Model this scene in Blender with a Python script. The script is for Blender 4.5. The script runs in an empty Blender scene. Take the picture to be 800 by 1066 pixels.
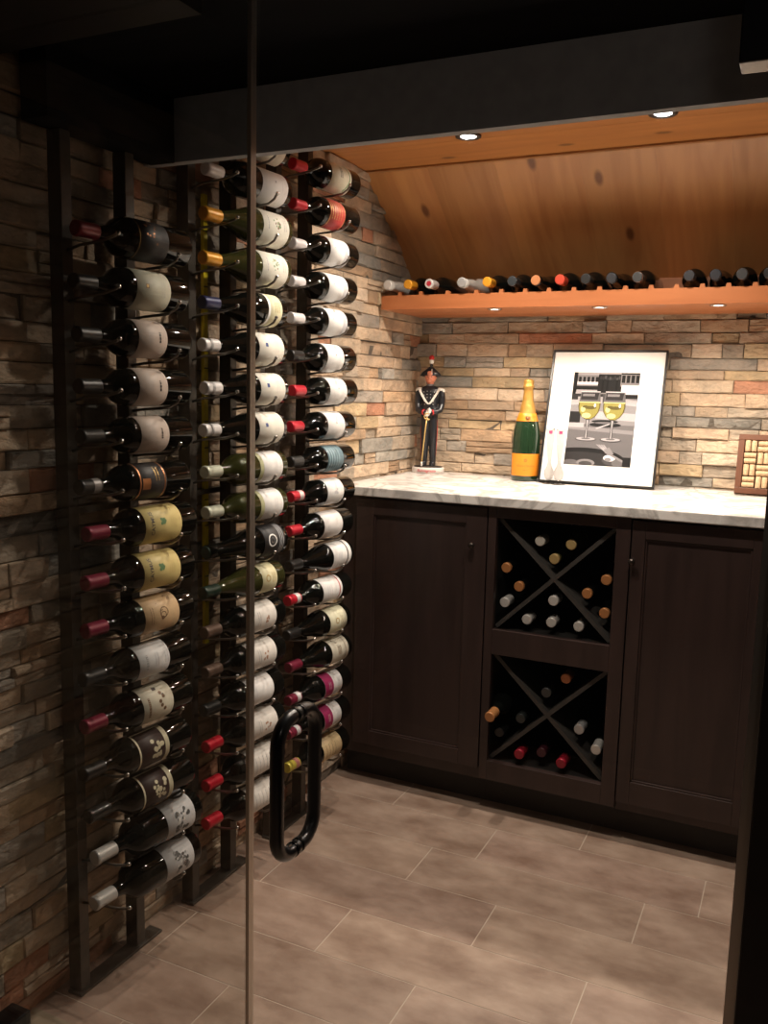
import bpy, bmesh, math, random
from mathutils import Vector, Matrix
PI = math.pi
SC = bpy.context.scene
COL = SC.collection
rnd = random.Random(7)

# ------------------------------------------------------------------ materials
def new_mat(name):
    m = bpy.data.materials.new(name); m.use_nodes = True
    nt = m.node_tree
    return m, nt, nt.nodes['Principled BSDF']

MATS = {}
def pm(name, col, rough=0.5, metal=0.0, coat=0.0, noise=0.0, nscale=40.0, bump=0.0, spec=0.5, emit=None, estr=0.0):
    """plain procedural material with a little tone variation"""
    if name in MATS: return MATS[name]
    m, nt, b = new_mat(name)
    b.inputs['Base Color'].default_value = (*col, 1)
    b.inputs['Roughness'].default_value = rough
    b.inputs['Metallic'].default_value = metal
    b.inputs['Coat Weight'].default_value = coat
    b.inputs['Specular IOR Level'].default_value = spec
    if emit:
        b.inputs['Emission Color'].default_value = (*emit, 1)
        b.inputs['Emission Strength'].default_value = estr
    if noise or bump:
        tc = nt.nodes.new('ShaderNodeTexCoord'); nz = nt.nodes.new('ShaderNodeTexNoise')
        nz.inputs['Scale'].default_value = nscale; nz.inputs['Detail'].default_value = 4
        nt.links.new(tc.outputs['Object'], nz.inputs['Vector'])
        if noise:
            cr = nt.nodes.new('ShaderNodeValToRGB')
            cr.color_ramp.elements[0].position = .3; cr.color_ramp.elements[1].position = .7
            cr.color_ramp.elements[0].color = (*[c*(1-noise) for c in col], 1)
            cr.color_ramp.elements[1].color = (*[min(1, c*(1+noise)) for c in col], 1)
            nt.links.new(nz.outputs['Fac'], cr.inputs['Fac'])
            nt.links.new(cr.outputs['Color'], b.inputs['Base Color'])
        if bump:
            bp = nt.nodes.new('ShaderNodeBump'); bp.inputs['Strength'].default_value = bump
            bp.inputs['Distance'].default_value = .002
            nt.links.new(nz.outputs['Fac'], bp.inputs['Height'])
            nt.links.new(bp.outputs['Normal'], b.inputs['Normal'])
    MATS[name] = m
    return m

def stone_mat():
    m, nt, b = new_mat('ledger_stone')
    at = nt.nodes.new('ShaderNodeVertexColor'); at.layer_name = 'tone'
    tc = nt.nodes.new('ShaderNodeTexCoord')
    mp = nt.nodes.new('ShaderNodeMapping'); mp.inputs['Scale'].default_value = (1, 1, 1.7)
    nt.links.new(tc.outputs['Object'], mp.inputs['Vector'])
    n1 = nt.nodes.new('ShaderNodeTexNoise'); n1.inputs['Scale'].default_value = 14; n1.inputs['Detail'].default_value = 8; n1.inputs['Roughness'].default_value = .65
    n2 = nt.nodes.new('ShaderNodeTexNoise'); n2.inputs['Scale'].default_value = 45; n2.inputs['Detail'].default_value = 6
    nt.links.new(mp.outputs['Vector'], n1.inputs['Vector']); nt.links.new(mp.outputs['Vector'], n2.inputs['Vector'])
    cr = nt.nodes.new('ShaderNodeValToRGB')
    cr.color_ramp.elements[0].position = .3; cr.color_ramp.elements[0].color = (.55, .57, .56, 1)
    cr.color_ramp.elements[1].position = .68; cr.color_ramp.elements[1].color = (1.15, 1.08, .98, 1)
    nt.links.new(n1.outputs['Fac'], cr.inputs['Fac'])
    mx = nt.nodes.new('ShaderNodeMix'); mx.data_type = 'RGBA'; mx.blend_type = 'MULTIPLY'; mx.inputs['Factor'].default_value = .85
    nt.links.new(at.outputs['Color'], mx.inputs['A']); nt.links.new(cr.outputs['Color'], mx.inputs['B'])
    nt.links.new(mx.outputs['Result'], b.inputs['Base Color'])
    ad = nt.nodes.new('ShaderNodeMath'); ad.operation = 'ADD'
    nt.links.new(n1.outputs['Fac'], ad.inputs[0]); nt.links.new(n2.outputs['Fac'], ad.inputs[1])
    bp = nt.nodes.new('ShaderNodeBump'); bp.inputs['Strength'].default_value = .9; bp.inputs['Distance'].default_value = .008
    nt.links.new(ad.outputs[0], bp.inputs['Height']); nt.links.new(bp.outputs['Normal'], b.inputs['Normal'])
    b.inputs['Roughness'].default_value = .72
    return m

def wood_mat(name, base, dark, axis_scale, knots=True, rough=.4, attr=True, ringscale=6.0):
    m, nt, b = new_mat(name)
    L = nt.links.new
    tc = nt.nodes.new('ShaderNodeTexCoord')
    mp = nt.nodes.new('ShaderNodeMapping'); mp.inputs['Scale'].default_value = axis_scale
    L(tc.outputs['Object'], mp.inputs['Vector'])
    n1 = nt.nodes.new('ShaderNodeTexNoise'); n1.inputs['Scale'].default_value = ringscale; n1.inputs['Detail'].default_value = 5; n1.inputs['Distortion'].default_value = .6
    L(mp.outputs['Vector'], n1.inputs['Vector'])
    cr = nt.nodes.new('ShaderNodeValToRGB')
    cr.color_ramp.elements[0].position = .32; cr.color_ramp.elements[0].color = (*dark, 1)
    cr.color_ramp.elements[1].position = .62; cr.color_ramp.elements[1].color = (*base, 1)
    L(n1.outputs['Fac'], cr.inputs['Fac'])
    out = cr.outputs['Color']
    if knots:
        mp2 = nt.nodes.new('ShaderNodeMapping')
        mp2.inputs['Scale'].default_value = tuple((.55 if s < 1 else 1) for s in axis_scale)
        L(tc.outputs['Object'], mp2.inputs['Vector'])
        vo = nt.nodes.new('ShaderNodeTexVoronoi'); vo.voronoi_dimensions = '2D'; vo.inputs['Scale'].default_value = 4.3; vo.inputs['Randomness'].default_value = 1
        L(mp2.outputs['Vector'], vo.inputs['Vector'])
        k = nt.nodes.new('ShaderNodeValToRGB')
        k.color_ramp.elements[0].position = .03; k.color_ramp.elements[0].color = (.20, .11, .07, 1)
        k.color_ramp.elements[1].position = .065; k.color_ramp.elements[1].color = (1, 1, 1, 1)
        L(vo.outputs['Distance'], k.inputs['Fac'])
        mx = nt.nodes.new('ShaderNodeMix'); mx.data_type = 'RGBA'; mx.blend_type = 'MULTIPLY'; mx.inputs['Factor'].default_value = .8
        L(out, mx.inputs['A']); L(k.outputs['Color'], mx.inputs['B']); out = mx.outputs['Result']
    if attr:
        at = nt.nodes.new('ShaderNodeVertexColor'); at.layer_name = 'tone'
        mx = nt.nodes.new('ShaderNodeMix'); mx.data_type = 'RGBA'; mx.blend_type = 'MULTIPLY'; mx.inputs['Factor'].default_value = 1
        L(out, mx.inputs['A']); L(at.outputs['Color'], mx.inputs['B']); out = mx.outputs['Result']
    L(out, b.inputs['Base Color'])
    b.inputs['Roughness'].default_value = rough
    return m

def tile_mat():
    m, nt, b = new_mat('floor_tile')
    L = nt.links.new
    at = nt.nodes.new('ShaderNodeVertexColor'); at.layer_name = 'tone'
    tc = nt.nodes.new('ShaderNodeTexCoord')
    n1 = nt.nodes.new('ShaderNodeTexNoise'); n1.inputs['Scale'].default_value = 7; n1.inputs['Detail'].default_value = 6; n1.inputs['Roughness'].default_value = .6
    mp = nt.nodes.new('ShaderNodeMapping'); mp.inputs['Scale'].default_value = (1, 1.7, 1)
    L(tc.outputs['Object'], mp.inputs['Vector']); L(mp.outputs['Vector'], n1.inputs['Vector'])
    cr = nt.nodes.new('ShaderNodeValToRGB')
    cr.color_ramp.elements[0].position = .3; cr.color_ramp.elements[0].color = (.58, .50, .45, 1)
    cr.color_ramp.elements[1].position = .7; cr.color_ramp.elements[1].color = (1.22, 1.22, 1.2, 1)
    L(n1.outputs['Fac'], cr.inputs['Fac'])
    mx = nt.nodes.new('ShaderNodeMix'); mx.data_type = 'RGBA'; mx.blend_type = 'MULTIPLY'; mx.inputs['Factor'].default_value = 1
    L(at.outputs['Color'], mx.inputs['A']); L(cr.outputs['Color'], mx.inputs['B'])
    L(mx.outputs['Result'], b.inputs['Base Color'])
    b.inputs['Roughness'].default_value = .42
    return m

def marble_mat():
    m, nt, b = new_mat('marble')
    L = nt.links.new
    tc = nt.nodes.new('ShaderNodeTexCoord')
    n = nt.nodes.new('ShaderNodeTexNoise'); n.inputs['Scale'].default_value = 5; n.inputs['Detail'].default_value = 8; n.inputs['Distortion'].default_value = 1.6
    L(tc.outputs['Object'], n.inputs['Vector'])
    cr = nt.nodes.new('ShaderNodeValToRGB')
    cr.color_ramp.elements[0].position = .40; cr.color_ramp.elements[0].color = (.74, .72, .69, 1)
    e = cr.color_ramp.elements.new(.47); e.color = (.45, .43, .41, 1)
    cr.color_ramp.elements[2].position = .54; cr.color_ramp.elements[2].color = (.80, .78, .75, 1)
    L(n.outputs['Fac'], cr.inputs['Fac']); L(cr.outputs['Color'], b.inputs['Base Color'])
    b.inputs['Roughness'].default_value = .22
    return m

def glass_pane_mat(name, tint):
    m = bpy.data.materials.new(name); m.use_nodes = True
    nt = m.node_tree; nt.nodes.clear(); L = nt.links.new
    o = nt.nodes.new('ShaderNodeOutputMaterial'); mx = nt.nodes.new('ShaderNodeMixShader')
    tr = nt.nodes.new('ShaderNodeBsdfTransparent'); tr.inputs['Color'].default_value = (*tint, 1)
    gl = nt.nodes.new('ShaderNodeBsdfGlossy'); gl.inputs['Roughness'].default_value = .0
    # Schlick reflectance of clear glass: 4 % face on, rising to grazing
    lw = nt.nodes.new('ShaderNodeLayerWeight'); lw.inputs['Blend'].default_value = .5
    pw = nt.nodes.new('ShaderNodeMath'); pw.operation = 'POWER'; pw.inputs[1].default_value = 5
    fr = nt.nodes.new('ShaderNodeMath'); fr.operation = 'MULTIPLY_ADD'; fr.inputs[1].default_value = .96; fr.inputs[2].default_value = .04
    L(lw.outputs['Facing'], pw.inputs[0]); L(pw.outputs[0], fr.inputs[0]); L(fr.outputs[0], mx.inputs['Fac']); L(tr.outputs[0], mx.inputs[1]); L(gl.outputs[0], mx.inputs[2]); L(mx.outputs[0], o.inputs['Surface'])
    return m

def clear_glass_mat():
    m, nt, b = new_mat('clear_glass')
    b.inputs['Base Color'].default_value = (.97, .97, .97, 1)
    b.inputs['Transmission Weight'].default_value = 1
    b.inputs['Roughness'].default_value = .0; b.inputs['IOR'].default_value = 1.45
    return m

STONE = stone_mat()
PINE_C = wood_mat('pine_ceiling', (.62, .27, .085), (.50, .20, .06), (.35, 3.5, 3.5))
PINE_S = wood_mat('pine_slope', (.64, .315, .115), (.50, .22, .075), (3.5, .4, .4))
CEDAR = wood_mat('red_shelf_wood', (.47, .165, .06), (.37, .12, .04), (.3, 4, 4), knots=False)
ESPRESSO = wood_mat('espresso_wood', (.042, .0245, .0215), (.029, .017, .015), (5, 5, .5), knots=False, rough=.38, attr=False)
ESP_RAIL = ESPRESSO
FRAMEWOOD = wood_mat('brown_frame_wood', (.12, .04, .013), (.085, .026, .009), (1, 1, 1), knots=False, attr=False)
TILE = tile_mat()
GROUT = pm('grout', (.58, .48, .39), .8, noise=.1)
MARBLE = marble_mat()
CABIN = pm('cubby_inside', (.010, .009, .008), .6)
LATTICE = pm('lattice_board', (.050, .046, .042), .5, noise=.15)
RACK = pm('rack_metal', (.085, .074, .062), .42, metal=.35, noise=.12, nscale=60)
PEGM = pm('peg_metal', (.22, .20, .18), .3, metal=.9)
TIP = pm('peg_tip', (.55, .53, .5), .2, metal=.9)
BEAMM = pm('charcoal_paint', (.40, .41, .43), .7, noise=.08)
BLACKM = pm('black_paint', (.006, .006, .007), .9, spec=.1)
DARKWOOD = pm('dark_trim_wood', (.020, .014, .011), .45, noise=.2)
OUTWOOD = pm('dark_beam_wood', (.012, .008, .006), .6, noise=.3, nscale=12)
STEEL = pm('brushed_steel', (.62, .57, .50), .35, metal=.9)
CHROME = pm('chrome', (.8, .8, .8), .15, metal=1)
HANDLEM = pm('black_handle', (.008, .008, .009), .28, coat=.3)
G_DARK = pm('dark_bottle_glass', (.003, .0034, .003), .045, spec=.27)
G_GREEN = pm('green_bottle_glass', (.010, .022, .010), .05)
G_OLIVE = pm('olive_bottle_glass', (.030, .031, .009), .06, spec=.45)
G_CLEAR = pm('clear_bottle_glass', (.45, .44, .41), .06, coat=.4)
PUCK = pm('lamp_lens', (1, 1, 1), .5, emit=(1, .93, .82), estr=9)
LEDC = pm('downlight_lens', (1, 1, 1), .5, emit=(1, .96, .93), estr=14)

# ------------------------------------------------------------------ mesh helpers
class MB:
    def __init__(s, tone=False):
        s.bm = bmesh.new(); s.slots = []; s.tone = s.bm.loops.layers.float_color.new('tone') if tone else None
    def mi(s, m):
        if m is None: return 0
        if m not in s.slots: s.slots.append(m)
        return s.slots.index(m)
    def face(s, vs, mat=None, col=None, smooth=False):
        try: f = s.bm.faces.new(vs)
        except ValueError: return None
        f.material_index = s.mi(mat); f.smooth = smooth
        if s.tone is not None:
            c = col or (1, 1, 1)
            for l in f.loops: l[s.tone] = (*c, 1)
        return f
    def box(s, a, b, mat=None, M=None, col=None, bev=0.0):
        x0, y0, z0 = [min(a[i], b[i]) for i in range(3)]; x1, y1, z1 = [max(a[i], b[i]) for i in range(3)]
        if bev:
            t = bmesh.new(); bmesh.ops.create_cube(t, size=1)
            bmesh.ops.scale(t, vec=(x1-x0, y1-y0, z1-z0), verts=t.verts)
            bmesh.ops.translate(t, vec=((x0+x1)/2, (y0+y1)/2, (z0+z1)/2), verts=t.verts)
            bmesh.ops.bevel(t, geom=list(t.edges), offset=bev, segments=2, affect='EDGES', profile=.5)
            s.add_bm(t, mat, M, col); return
        P = [(x0,y0,z0),(x1,y0,z0),(x1,y1,z0),(x0,y1,z0),(x0,y0,z1),(x1,y0,z1),(x1,y1,z1),(x0,y1,z1)]
        V = [s.bm.verts.new(M @ Vector(p) if M else p) for p in P]
        for q in ((0,3,2,1),(4,5,6,7),(0,1,5,4),(1,2,6,5),(2,3,7,6),(3,0,4,7)):
            s.face([V[i] for i in q], mat, col)
    def add_bm(s, t, mat=None, M=None, col=None, smooth=False):
        mp = {}
        for v in t.verts: mp[v] = s.bm.verts.new(M @ v.co if M else v.co)
        for f in t.faces: s.face([mp[v] for v in f.verts], mat, col, smooth or f.smooth)
        t.free()
    def lathe(s, prof, mat=None, M=None, n=28, a0=0, a1=2*PI, cap0=True, cap1=True, mats=None, smooth=True):
        """profile [(r, h)] turned round local Z"""
        full = abs(a1-a0-2*PI) < 1e-6
        rings = []
        cnt = n if full else n+1
        for r, h in prof:
            ring = []
            for i in range(cnt):
                a = a0+(a1-a0)*i/n
                p = Vector((r*math.cos(a), r*math.sin(a), h))
                ring.append(s.bm.verts.new(M @ p if M else p))
            rings.append(ring)
        for k in range(len(prof)-1):
            mm = mats[k] if mats else mat
            for i in range(n):
                j = (i+1) % cnt
                s.face([rings[k][i], rings[k][j], rings[k+1][j], rings[k+1][i]], mm, None, smooth)
        if full and cap0 and prof[0][0] > 1e-5: s.face(list(reversed(rings[0])), mats[0] if mats else mat)
        if full and cap1 and prof[-1][0] > 1e-5: s.face(rings[-1], mats[-1] if mats else mat)
    def tube(s, pts, rad, mat=None, n=12, closed=False, caps=True):
        pts = [Vector(p) for p in pts]; N = len(pts)
        rads = rad if isinstance(rad, (list, tuple)) else [rad]*N
        rings = []; prev = None
        for i, p in enumerate(pts):
            if closed: d = (pts[(i+1) % N]-pts[i-1]).normalized()
            else: d = (pts[min(i+1, N-1)]-pts[max(i-1, 0)]).normalized()
            if prev is None:
                up = Vector((0, 0, 1)) if abs(d.z) < .9 else Vector((1, 0, 0))
                u = d.cross(up).normalized()
            else: u = (prev - d*prev.dot(d)).normalized()
            prev = u; w = d.cross(u)
            rings.append([s.bm.verts.new(p+rads[i]*(math.cos(2*PI*k/n)*u+math.sin(2*PI*k/n)*w)) for k in range(n)])
        for i in range(N if closed else N-1):
            A, B = rings[i], rings[(i+1) % N]
            for k in range(n):
                s.face([A[k], A[(k+1) % n], B[(k+1) % n], B[k]], mat, None, True)
        if caps and not closed:
            s.face(list(reversed(rings[0])), mat); s.face(rings[-1], mat)
    def sphere(s, c, r, mat=None, sc=(1, 1, 1), seg=12, rings=8):
        t = bmesh.new(); bmesh.ops.create_uvsphere(t, u_segments=seg, v_segments=rings, radius=r)
        bmesh.ops.scale(t, vec=sc, verts=t.verts); bmesh.ops.translate(t, vec=c, verts=t.verts)
        s.add_bm(t, mat, smooth=True)
    def prism(s, poly, y0, y1, mat=None, plane='xz', M=None):
        """extrude a 2D outline"""
        def P(a, b, h):
            p = {'xz': Vector((a, h, b)), 'xy': Vector((a, b, h)), 'yz': Vector((h, a, b))}[plane]
            return M @ p if M else p
        A = [s.bm.verts.new(P(a, b, y0)) for a, b in poly]; B = [s.bm.verts.new(P(a, b, y1)) for a, b in poly]
        s.face(list(reversed(A)), mat); s.face(B, mat)
        for i in range(len(poly)):
            j = (i+1) % len(poly); s.face([A[i], A[j], B[j], B[i]], mat)
    def build(s, name, mat=None, parent=None, normals=True, bevel=0):
        if normals: bmesh.ops.recalc_face_normals(s.bm, faces=s.bm.faces)
        me = bpy.data.meshes.new(name); s.bm.to_mesh(me); s.bm.free()
        for m in (s.slots or [mat]): me.materials.append(m)
        o = bpy.data.objects.new(name, me); COL.objects.link(o)
        if parent: o.parent = parent
        if bevel:
            md = o.modifiers.new('bevel', 'BEVEL'); md.width = bevel; md.segments = 2; md.limit_method = 'ANGLE'
        return o

def thing(name, label, cat, loc=(0, 0, 0), rot=(0, 0, 0), group=None):
    o = bpy.data.objects.new(name, None); o.empty_display_size = .03; COL.objects.link(o)
    o.location = loc; o.rotation_euler = rot; o['label'] = label; o['category'] = cat
    if group: o['group'] = group
    return o
def struct(o): o['kind'] = 'structure'; return o
def simple_box(name, a, b, mat, parent=None, bevel=0):
    m = MB(); m.box(a, b); return m.build(name, mat, parent, bevel=bevel)

def text_geo(txt, size, italic=False):
    cu = bpy.data.curves.new('t', 'FONT'); cu.body = txt; cu.size = size; cu.align_x = 'CENTER'; cu.align_y = 'CENTER'
    cu.shear = .35 if italic else 0; cu.resolution_u = 3; cu.offset = size*.012
    ob = bpy.data.objects.new('t', cu); COL.objects.link(ob)
    dg = bpy.context.evaluated_depsgraph_get()
    me = ob.evaluated_get(dg).to_mesh()
    vs = [tuple(v.co) for v in me.vertices]; fs = [tuple(p.vertices) for p in me.polygons]
    ob.evaluated_get(dg).to_mesh_clear()
    COL.objects.unlink(ob); bpy.data.objects.remove(ob); bpy.data.curves.remove(cu)
    return vs, fs

# ------------------------------------------------------------------ stone walls
STONE_COLS = [((.49,.37,.27),4), ((.42,.35,.28),4), ((.55,.43,.32),5), ((.36,.32,.28),2.5), ((.46,.32,.21),3), ((.50,.25,.16),1.4), ((.62,.50,.39),3.5), ((.36,.34,.31),1.6), ((.50,.38,.24),2)]
def stone_wall(name, L0, L1, H, origin, udir, ndir, seed, rh=(.030, .046)):
    r = random.Random(seed); mb = MB(tone=True)
    U = Vector(udir); Nn = Vector(ndir); O = Vector(origin)
    def P(u, z, d): return O+U*u+Nn*d+Vector((0, 0, z))
    # backing slab
    V = [mb.bm.verts.new(P(u, z, d)) for d in (-.06, .004) for (u, z) in ((L0, 0), (L1, 0), (L1, H), (L0, H))]
    for q in ((0,3,2,1),(4,5,6,7),(0,1,5,4),(1,2,6,5),(2,3,7,6),(3,0,4,7)): mb.face([V[i] for i in q], None, (.14, .12, .10))
    cols = [c for c, w in STONE_COLS]; ws = [w for c, w in STONE_COLS]
    z = 0
    while z < H:
        h = r.uniform(*rh); h = min(h, H-z)
        if H-z-h < .012: h = H-z
        u = L0 - r.uniform(0, .1)
        while u < L1:
            w = r.choice((r.uniform(.06, .12), r.uniform(.12, .2), r.uniform(.16, .28)))
            a, b = max(u, L0), min(u+w, L1)
            if b-a > .004:
                c = r.choices(cols, ws)[0]; k = r.uniform(.82, 1.15); c = tuple(x*k for x in c)
                d0 = r.uniform(.005, .021); g = .0007; ch = .0025
                split = h > .034 and r.random() < .12
                segs = [(z, z+h)] if not split else [(z, z+h*.5), (z+h*.5, z+h)]
                for (za, zb) in segs:
                    d = d0 if not split else r.uniform(.006, .018)
                    j = lambda: r.uniform(-.0028, .0028)
                    base = [mb.bm.verts.new(P(uu, zz, .003)) for uu, zz in ((a+g, za+g), (b-g, za+g), (b-g, zb-g), (a+g, zb-g))]
                    mid = [mb.bm.verts.new(P(uu, zz, d-ch+j()*.4)) for uu, zz in ((a+g, za+g), (b-g, za+g), (b-g, zb-g), (a+g, zb-g))]
                    nseg = max(1, int((b-a)/.035))
                    bot = []; top = []
                    for i in range(nseg+1):
                        uu = a+g+ch+(b-a-2*g-2*ch)*i/nseg
                        bot.append(mb.bm.verts.new(P(uu, za+g+ch+abs(j())*.6, d+j()))); top.append(mb.bm.verts.new(P(uu, zb-g-ch-abs(j())*.6, d+j())))
                    for i in range(nseg): mb.face([bot[i], bot[i+1], top[i+1], top[i]], None, c)
                    mb.face(base[::1] and [base[0], base[1], mid[1], mid[0]], None, c)
                    mb.face([base[1], base[2], mid[2], mid[1]], None, c); mb.face([base[2], base[3], mid[3], mid[2]], None, c); mb.face([base[3], base[0], mid[0], mid[3]], None, c)
                    mb.face([mid[0], mid[1]]+bot[::-1], None, c); mb.face([mid[1], mid[2], top[-1], bot[-1]], None, c)
                    mb.face([mid[2], mid[3]]+top, None, c); mb.face([mid[3], mid[0], bot[0], top[0]], None, c)
            u += w
        z += h
    return struct(mb.build(name, STONE))

stone_wall('wall_left', -3.55, 0.06, 1.85, (-.012, 0, 0), (0, 1, 0), (1, 0, 0), 3)
stone_wall('wall_back', -.05, 1.78, 1.62, (0, .012, 0), (1, 0, 0), (0, -1, 0), 11)
struct(simple_box('wall_right', (1.76, -3.55, 0), (1.82, .06, 2.3), pm('plain_wall', (.07, .055, .045), .8, noise=.05)))

# ------------------------------------------------------------------ floor
def floor():
    mb = MB(tone=True)
    mb.box((-.06, -3.6, -.06), (1.82, .06, -.0006), GROUT, col=(1, 1, 1))
    r = random.Random(5)
    pitch = .1745; LEN = .55; y = -1.206-pitch*14
    offs = {0: .137, 1: .451, -1: .389-.0, -2: .629, 2: .559, 3: .80}
    k = -14
    while y < .05:
        # row k spans [y, y+pitch]; k=0 -> [-1.206,-1.0315]
        off = {0: .685, 1: .449, 2: .57, 3: .80, -1: .39, -2: .629}.get(k, r.uniform(0, LEN))
        off -= math.ceil(off/LEN)*LEN
        x = off
        while x < 1.8:
            a, b = max(x, -.05), min(x+LEN, 1.8)
            if b > a+.01:
                t = r.uniform(.92, 1.07)
                c = (.405*t, .300*t*r.uniform(.98, 1.02), .242*t)
                g = .0013
                mb.box((a+g, y+g, -.02), (b-g, min(y+pitch, .05)-g, 0), TILE, col=c)
            x += LEN
        y += pitch; k += 1
    o = mb.build('floor', None); struct(o)
floor()
simple = struct(simple_box('trim_1', (-.0, -1.98, -.001), (1.5, -1.785, .004), pm('threshold_stone', (.36, .29, .21), .5, noise=.15, nscale=12), bevel=.001))

# ------------------------------------------------------------------ ceiling
def planks_ceiling():
    mb = MB(tone=True)
    ys = [-1.30, -1.05, -.80, -.60, -.447] ; ys = [-1.30, -1.09, -.87, -.655, -.443]
    r = random.Random(2)
    for a, b in zip(ys[:-1], ys[1:]):
        t = r.uniform(.9, 1.06); mb.box((-.02, a+.0006, 1.851), (1.76, b-.0006, 1.871), col=(t, t*.97, t*.93))
    mb.box((-.02, -1.31, 1.8715), (1.76, -.44, 1.88), col=(.3, .2, .15))
    return struct(mb.build('ceiling', PINE_C))
planks_ceiling()
def slope():
    # from (Y -.443, z 1.851) down to (Y -.055, z 1.568)
    A = Vector((0, -.443, 1.851)); B = Vector((0, -.045, 1.557)); D = (B-A); n = Vector((0, -D.z, D.y)).normalized()
    if n.z < 0: n = -n
    mb = MB(tone=True); r = random.Random(9)
    xs = [-.02, .055, .195, .40, .64, .84, 1.03, 1.25, 1.48, 1.76]
    tones = [1.0, 1.10, .90, 1.02, .97, 1.04, .95, 1.02, .98]
    for i in range(len(xs)-1):
        a, b = xs[i]+.00015, xs[i+1]-.00015; t = tones[i]
        P = []
        for off in (0, .02):
            for (x, q) in ((a, A), (b, A), (b, B), (a, B)):
                P.append(mb.bm.verts.new((x, q.y, q.z)+0*n if False else Vector((x, q.y, q.z))+n*off))
        for q in ((0,1,2,3),(7,6,5,4),(0,4,5,1),(1,5,6,2),(2,6,7,3),(3,7,4,0)):
            mb.face([P[k] for k in q], None, (t, t*.98, t*.95))
    return struct(mb.build('ceiling', PINE_S))
slope()
# small cove strip where flat and sloped boards meet
struct(simple_box('trim_2', (0.0, -.452, 1.846), (1.76, -.434, 1.856), pm('pine_strip', (.40, .18, .06), .5, noise=.1)))
# board closing the back of the sloped boards above the shelf
struct(simple_box('trim_3', (.012, -.05, 1.494), (1.76, -.022, 1.575), wood_mat('back_board_wood', (.42, .16, .06), (.33, .12, .04), (.3, 4, 4), knots=False, attr=False)))

# ------------------------------------------------------------------ header beam, black ceiling outside, jamb
struct(simple_box('trim_4', (-.0, -1.44, 1.641), (1.76, -1.418, 1.90), BEAMM))
mb = MB(); mb.box((-.06, -3.6, 1.762), (1.82, -1.44, 1.80)); struct(mb.build('ceiling', BLACKM))
struct(simple_box('trim_5', (.020, -1.768, 1.640), (.080, -1.441, 1.7615), BLACKM))
struct(simple_box('trim_6', (.012, -1.98, 1.735), (.42, -1.80, 1.761), OUTWOOD))
struct(simple_box('trim_7', (1.238, -1.90, 0), (1.76, -1.70, 1.761), DARKWOOD, bevel=.002))
# slim metal channels at both edges of the door
struct(simple_box('trim_8', (.5465, -1.869, 0), (.5525, -1.856, 1.761), STEEL))
struct(simple_box('trim_9', (1.226, -1.880, 0), (1.2375, -1.850, 1.761), STEEL))

# ------------------------------------------------------------------ glass
g1 = struct(simple_box('window_1', (.006, -1.867, .006), (.546, -1.858, 1.760), glass_pane_mat('fixed_pane_glass', (.84, .84, .825))))
cl = simple_box('glass_clamp', (-.0, -1.888, .004), (.048, -1.836, .050), HANDLEM, g1, bevel=.003)
door = struct(bpy.data.objects.new('door_1', None)); COL.objects.link(door); door.location = (1.226, -1.862, 0)
def dloc(p): return (p[0]-1.226, p[1]+1.862, p[2])
simple_box('door_glass', dloc((.5535, -1.8665, .008)), dloc((1.225, -1.8585, 1.757)), glass_pane_mat('door_pane_glass', (.965, .965, .96)), door)
simple_box('hinge', dloc((1.165, -1.884, 1.546)), dloc((1.224, -1.846, 1.625)), HANDLEM, door, bevel=.002)
simple_box('hinge', dloc((1.170, -1.884, .06)), dloc((1.224, -1.846, .12)), HANDLEM, door, bevel=.002)
def handle():
    X = .6300; y0, y1 = -1.9145, -1.8095; z0, z1 = .534, .739; R = .036
    pts = []
    for (cy, cz, a) in ((y1-R, z1-R, 0), (y0+R, z1-R, 90), (y0+R, z0+R, 180), (y1-R, z0+R, 270)):
        for i in range(9):
            t = math.radians(a+i*90/8); pts.append(dloc((X, cy+R*math.cos(t), cz+R*math.sin(t))))
    m = MB(); m.tube(pts, .0104, closed=True, n=18)
    h = m.build('handle', HANDLEM, door)
    m = MB()
    for z in (z0, z1):
        for s in (-1, 1):
            Mx = Matrix.Translation(dloc((X, -1.862+s*.0075, z))) @ Matrix.Rotation(PI/2, 4, 'X')
            m.lathe([(.0113, -.003), (.0113, .003)], M=Mx, n=20)
    m.build('collar', pm('handle_collar', (.02, .02, .02), .2, metal=.6), h)
handle()

# ------------------------------------------------------------------ bottles
# local frame: cap end at y=0, axis +Y, label faces +X
ROTY = Matrix.Rotation(-PI/2, 4, 'X')     # local Z (lathe axis) -> +Y
def bottle_profile(shape, L, R):
    k = L/.290
    return [(r*k if r < .0143 else r, h*k) for r, h in bottle_profile0(shape, .290, R)]
def bottle_profile0(shape, L, R):
    rn = .0142
    if shape == 'bordeaux':
        return [(rn, .004), (rn, .062), (rn*1.02, .074), (rn*1.14, .081), (rn*1.45, .087), (R*.66, .093), (R*.83, .101), (R*.935, .110), (R*.985, .120), (R, .130), (R, L-.006), (R*.96, L-.001), (R*.8, L), (.012, L-.012), (0.0, L-.016)]
    if shape == 'burgundy':
        return [(rn, .004), (rn, .058), (rn*1.1, .074), (rn*1.45, .094), (R*.66, .118), (R*.86, .140), (R*.97, .160), (R, .176), (R, L-.006), (R*.95, L-.001), (R*.8, L), (.012, L-.012), (0.0, L-.016)]
    # champagne
    return [(rn*1.1, .004), (rn*1.05, .035), (rn*1.15, .06), (rn*1.4, .085), (R*.56, .115), (R*.78, .145), (R*.94, .172), (R, .200), (R, L-.006), (R*.95, L-.001), (R*.8, L), (.014, L-.014), (0.0, L-.02)]

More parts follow.
